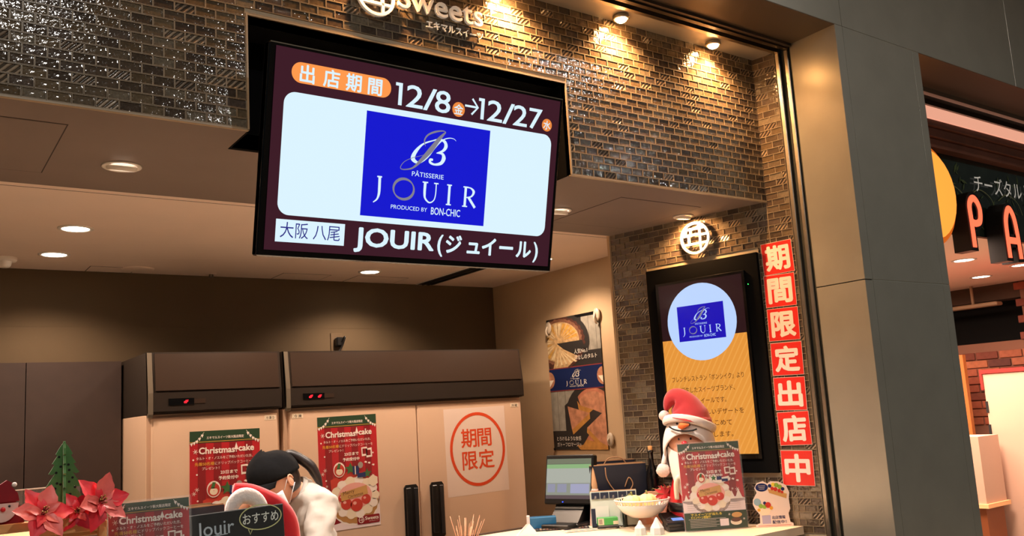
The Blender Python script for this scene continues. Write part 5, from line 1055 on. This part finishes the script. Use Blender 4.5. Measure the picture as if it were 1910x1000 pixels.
t = thing('santa_hat', 'red santa hat with a white band draped over the chalkboard corner', 'hat', (0, 0, 0)); wf_ = mat('plush_white', 'f8efec', .95, sheen=.5, bump=.5, bscale=120); rf_ = mat('plush_red', 'd01426', .9, sheen=.5, noise=.15, nscale=20)
b = MB(); b.tube(smooth_pts([(.826, .095, 1.215), (.828, .090, 1.275), (.850, .086, 1.305), (.882, .086, 1.304), (.910, .088, 1.282), (.932, .090, 1.235)], 5), [.016 + .008 * math.sin(PI * k / 25) for k in range(26)], wf_, 12, flat=.6); b.build('white_band', t)
b = MB(); b.tube(smooth_pts([(.842, .115, 1.330), (.885, .115, 1.318), (.930, .112, 1.292), (.970, .105, 1.262), (.998, .092, 1.215), (1.008, .085, 1.140), (1.012, .08, 1.07)], 5), [.008 + .024 * math.sin(PI * min(1, k / 30 * .75 + .1)) for k in range(31)], rf_, 14, flat=.7); b.build('red_cone', t)
b = MB(); b.ball((1.012, .08, 1.055), .022, wf_, 14, bumpy=.06); b.build('pompom', t)
q = paper_bag('navy paper bag with an open kraft rim behind the chalkboard', (.76, .235, 1.03), R(8), .15, .09, .250, navy_b, handles=False)
t = thing('brown_plush', 'wooden-brown cloth bundle under the santa hat band', 'bundle', (.90, .11, 1.03)); t.name = 'cloth_bundle'
b = MB(); b.lathe([(.0001, 0), (.03, 0), (.035, .15), (.034, .23), (.025, .262), (.0001, .268)], mat('bundle_brown', '9a6a48', .8, noise=.3, nscale=15), seg=18); b.build('cloth', t)
t.location = (.885, .150, 1.02)

# ================================================================== the worker
skin = mat('skin', 'dba183', .5, noise=.04, nscale=20); hairm = mat('hair_dark', '1d1310', .4, noise=.3, nscale=60); capm = mat('cap_black', '101012', .95, spec=.15, noise=.2, nscale=14, bump=.8, bscale=25); shirt = mat('shirt_white', 'b0a79e', .8, bump=1.0, bscale=14); maskm = mat('mask_white', 'f4f0f4', .7); trous = mat('trousers_black', '1b1b1f', .8)
pt = thing('person', 'person in black cap, white shirt and face mask bending behind the counter', 'person', (0, 0, 0))
def skin_mesh(nodes, edges, sub=2):
    me = bpy.data.meshes.new('s'); me.from_pydata([n[0] for n in nodes], edges, []); o = bpy.data.objects.new('s', me); COL.objects.link(o)
    o.modifiers.new('k', 'SKIN'); 
    for i, n in enumerate(nodes): me.skin_vertices[0].data[i].radius = n[1] if isinstance(n[1], tuple) else (n[1], n[1])
    me.skin_vertices[0].data[0].use_root = True
    s_ = o.modifiers.new('u', 'SUBSURF'); s_.levels = sub; s_.render_levels = sub
    dg = bpy.context.evaluated_depsgraph_get(); e = o.evaluated_get(dg).to_mesh()
    r = ([tuple(v.co) for v in e.vertices], [tuple(p.vertices) for p in e.polygons]); bpy.data.objects.remove(o); return r
PEL = (1.47, .95, .84); HEAD = Vector((1.243, .865, 1.300))
chest = (1.405, .93, 1.13); nb = (1.372, .90, 1.213)
nodes = [(PEL, (.12, .09)), ((1.44, .95, .98), (.105, .08)), (chest, (.12, .085)), (nb, (.06, .055)), ((1.335, .885, 1.243), .046), ((1.285, .872, 1.268), .052),
         ((1.39, .80, 1.185), .048), ((1.33, .715, .99), .036), ((1.16, .70, .965), .026), ((1.10, .70, .965), .024),
         ((1.37, 1.06, 1.185), .048), ((1.26, 1.12, 1.01), .036), ((1.10, 1.02, .965), .026), ((1.05, 1.0, .965), .024),
         ((1.47, .86, .80), .085), ((1.45, .86, .45), .055), ((1.46, .86, .07), .036), ((1.38, .86, .035), .03),
         ((1.47, 1.04, .80), .085), ((1.46, 1.04, .45), .055), ((1.47, 1.04, .07), .036), ((1.39, 1.04, .035), .03)]
edges = [(0, 1), (1, 2), (2, 3), (3, 4), (4, 5), (3, 6), (6, 7), (7, 8), (8, 9), (3, 10), (10, 11), (11, 12), (12, 13), (0, 14), (14, 15), (15, 16), (16, 17), (0, 18), (18, 19), (19, 20), (20, 21)]
body = MB(); v_, f_ = skin_mesh(nodes, edges); body.add(v_, f_, skin, True)
for hx, hy, sg in ((1.085, .70, 1), (1.035, 1.0, -1)):          # hands: four curled fingers and a thumb each
    body.ball((hx - .02, hy, .962), (.036, .038, .014), skin, 12)
    for k, L in enumerate((.055, .065, .068, .052)):
        yy = hy + (k - 1.5) * .018; v_, f_ = skin_mesh([((hx - .03, yy, .965), .0085), ((hx - .03 - L * .55, yy, .972), .008), ((hx - .03 - L * .95, yy, .960), .007), ((hx - .03 - L * 1.15, yy, .942), .006)], [(0, 1), (1, 2), (2, 3)], 1); body.add(v_, f_, skin, True)
    v_, f_ = skin_mesh([((hx, hy - sg * -.03, .960), .010), ((hx - .02, hy + sg * .052, .958), .009), ((hx - .045, hy + sg * .056, .950), .0075)], [(0, 1), (1, 2)], 1); body.add(v_, f_, skin, True)
# head frame: N towards the nose, U towards the crown, S to the side seen by the camera
N = Vector((-.84, -.26, -.44)).normalized(); U = Vector((-.44, -.05, .90)); U = (U - N * U.dot(N)).normalized(); S_ = N.cross(U).normalized()
if S_.y > 0: S_ = -S_
HT_ = Matrix((S_, -N, U)).transposed().to_4x4(); HT_.translation = HEAD
vs = []; fs = []; n = 36; m_ = 28
for i in range(m_ + 1):
    th = PI * i / m_
    for k in range(n):
        a = 2 * PI * k / n; x = math.sin(th) * math.sin(a); y = -math.sin(th) * math.cos(a); z = math.cos(th)   # front is -y
        X = .073 * x; Y = .092 * y; Z = .112 * z
        if z < 0: f = 1 - .30 * (-z) ** 1.5; X *= f; Y = Y * (1 - .10 * (-z)) - .010 * (-z)
        if y > 0 and z < -.3: Y *= .75
        if y < -.6: Y += .006 * math.exp(-((z + .10) ** 2) / .02) * math.exp(-((abs(x) - .38) ** 2) / .03)       # eye sockets
        if y < -.5: Y -= .019 * math.exp(-((z + .30) ** 2) / .012) * math.exp(-(x ** 2) / .010)                    # nose
        if y < -.5: Y -= .006 * math.exp(-((z + .58) ** 2) / .004) * math.exp(-(x ** 2) / .05)                     # lips
        vs.append((X, Y, Z))
for i in range(m_):
    for k in range(n): a = i * n + k; c = i * n + (k + 1) % n; fs.append((a, a + n, c + n, c))
body.add(vs, fs, skin, True, HT_)
for sx in (1, -1):
    body.ball((.074 * sx, .010, -.015), (.009, .014, .025), skin, 14, HT_); body.tube([(Vector((sx * (.080 + .002 * math.sin(a * .5)), .010 + .012 * math.cos(a * .6), -.013 + .022 * math.sin(a * .6)))) for a in range(9)], .0035, skin, 6, HT_)
bo = body.build('body', pt)
for sx in (1, -1):
    b = MB(); b.tube([(sx * .018, -.086, -.014), (sx * .030, -.085, -.019), (sx * .044, -.077, -.014)], .0016, hairm, 6, HT_); b.build('closed_eye', pt)
    b = MB(); b.tube([(sx * .014, -.092, .014), (sx * .030, -.090, .020), (sx * .048, -.078, .014)], .0024, hairm, 6, HT_); b.build('eyebrow', pt)
# cap
b = MB(); vs = []; fs = []; n = 40; m_ = 12
for i in range(m_ + 1):
    u = i / m_
    for k in range(n):
        a = 2 * PI * k / n; th = (PI / 2) * (1 - u); r_ = math.sin(th)
        puff = 1 + .10 * math.sin(th * 2) + .02 * math.sin(a * 7) * math.sin(th * 2)
        vs.append((.083 * r_ * math.sin(a) * puff, -.104 * r_ * math.cos(a) * puff + .006, .022 + .100 * math.cos(th) * 1.0 + .012 * math.cos(a) * u - .030 * (r_ ** 3) * (.5 - .5 * math.cos(a))))
for i in range(m_):
    for k in range(n): a = i * n + k; c = i * n + (k + 1) % n; fs.append((a, c, c + n, a + n))
b.add(vs, fs, capm, True, HT_); cap = b.build('cap', pt); so = cap.modifiers.new('s', 'SOLIDIFY'); so.thickness = .004
b = MB(); vs = []; fs = []
for i in range(6):
    for k in range(17):
        a = R(-62 + 124 * k / 16); e_ = i / 5; vs.append(((.084 + .002 * e_) * math.sin(a) * (1 - .08 * e_), -(.100 + .062 * e_ * math.cos(a) ** .7) * math.cos(a) + .004, .030 - .018 * e_ - .020 * math.sin(a) ** 2))
for i in range(5):
    for k in range(16): a = i * 17 + k; fs.append((a, a + 1, a + 18, a + 17))
b.add(vs, fs, capm, True, HT_); br = b.build('visor', cap); so = br.modifiers.new('s', 'SOLIDIFY'); so.thickness = .003
b = MB(); b.lathe([(.0001, .127), (.006, .125), (.007, .120)], capm, HT_ @ Matrix.Translation((0, .006, -.002)), 12); b.build('button', cap)
# hair: under the cap, and ponytail
b = MB(); vs = []; fs = []; n = 28
for i in range(9):
    for k in range(n + 1):
        a = R(88 + 184 * k / n); u = i / 8; z = .060 - .125 * u; rr = math.sqrt(max(.05, 1 - (z / .125) ** 2)); vs.append((.078 * rr * math.sin(a), -.097 * rr * math.cos(a) + .004, z))
for i in range(8):
    for k in range(n): a = i * (n + 1) + k; fs.append((a, a + n + 1, a + n + 2, a + 1))
b.add(vs, fs, hairm, True, HT_); b.build('hair', pt)
b = MB(); h0 = HT_ @ Vector((0, .095, .045))
b.tube(smooth_pts([h0 - Vector((.02, 0, 0)), h0 + Vector((.012, 0, .012)), (1.378, .86, 1.350), (1.402, .85, 1.312), (1.416, .84, 1.272), (1.424, .835, 1.238)], 5), [.010, .012, .014, .015, .016, .018, .019, .020, .020, .021, .021, .021, .021, .020, .020, .019, .018, .017, .016, .014, .012, .010, .008, .007, .006, .004], hairm, 12); b.build('ponytail', pt)
# mask
b = MB(); vs = []; fs = []
for i in range(8):
    for k in range(15):
        a = R(-72 + 144 * k / 14); v = i / 7; z = -.030 - .085 * v; rr = 1.0 - .28 * v ** 1.6; vs.append((.074 * rr * math.sin(a), -(.094 * rr + .016 * math.sin(PI * min(1, v + .25)) * math.cos(a)) * math.cos(a) - .006, z))
for i in range(7):
    for k in range(14): a = i * 15 + k; fs.append((a, a + 15, a + 16, a + 1))
b.add(vs, fs, maskm, True, HT_); mk = b.build('face_mask', pt); so = mk.modifiers.new('s', 'SOLIDIFY'); so.thickness = .002
for sx in (1, -1):
    b = MB(); b.tube([(sx * .071, -.030, -.034), (sx * .078, -.010, -.010), (sx * .081, .010, .010)], .0013, maskm, 6, HT_); b.build('ear_loop', mk)
    b = MB(); b.tube([(sx * .060, -.026, -.092), (sx * .074, -.006, -.060), (sx * .082, .020, -.030)], .0013, maskm, 6, HT_); b.build('ear_loop', mk)
# clothes
sn = [(PEL, (.135, .10)), ((1.445, .95, .98), (.120, .093)), (chest, (.140, .102)), ((1.375, .91, 1.205), (.085, .075)), ((1.335, .893, 1.245), .056),
      ((1.40, .79, 1.185), .066), ((1.345, .712, 1.02), .052), ((1.22, .70, .972), .044), ((1.385, 1.065, 1.185), .066), ((1.275, 1.12, 1.02), .052), ((1.15, 1.05, .972), .044)]
v_, f_ = skin_mesh(sn, [(0, 1), (1, 2), (2, 3), (3, 4), (3, 5), (5, 6), (6, 7), (3, 8), (8, 9), (9, 10)], 3); b = MB(); b.add(v_, f_, shirt, True); sh_ = b.build('shirt', pt)
tx = bpy.data.textures.new('folds', 'CLOUDS'); tx.noise_scale = .05; tx.noise_depth = 1
dm = sh_.modifiers.new('folds', 'DISPLACE'); dm.texture = tx; dm.strength = .022; dm.mid_level = .45; dm.texture_coords = 'GLOBAL'
ax_ = Vector((-.70, -.12, .50)).normalized(); e1 = Vector((0, 1, 0)); e1 = (e1 - ax_ * e1.dot(ax_)).normalized(); e2 = ax_.cross(e1); cc_ = Vector((1.350, .892, 1.236))
b = MB(); vs = []; fs = []
for k in range(25):
    a = 2 * PI * k / 24; ra = .056 + .004 * math.sin(a * 3)
    for q, zz in ((1.18, -.012), (1.02, .016), (1.0, .030), (1.14, .012)): vs.append(cc_ + e1 * math.cos(a) * ra * q + e2 * math.sin(a) * ra * q + ax_ * zz)
for k in range(24):
    for q in range(3): fs.append((k * 4 + q, k * 4 + 4 + q, k * 4 + 5 + q, k * 4 + 1 + q))
b.add(vs, fs, shirt, True); b.build('collar', pt)
v_, f_ = skin_mesh([((1.47, .95, .84), (.125, .10)), ((1.47, .86, .78), .10), ((1.45, .86, .45), .068), ((1.46, .86, .10), .058), ((1.47, 1.04, .78), .10), ((1.46, 1.04, .45), .068), ((1.47, 1.04, .10), .058)], [(0, 1), (1, 2), (2, 3), (0, 4), (4, 5), (5, 6)]); b = MB(); b.add(v_, f_, trous, True); b.build('trousers', pt)
for y in (.86, 1.04): b = MB(); b.ball((1.42, y, .035), (.085, .04, .034), blk, 14); b.build('shoe', pt)
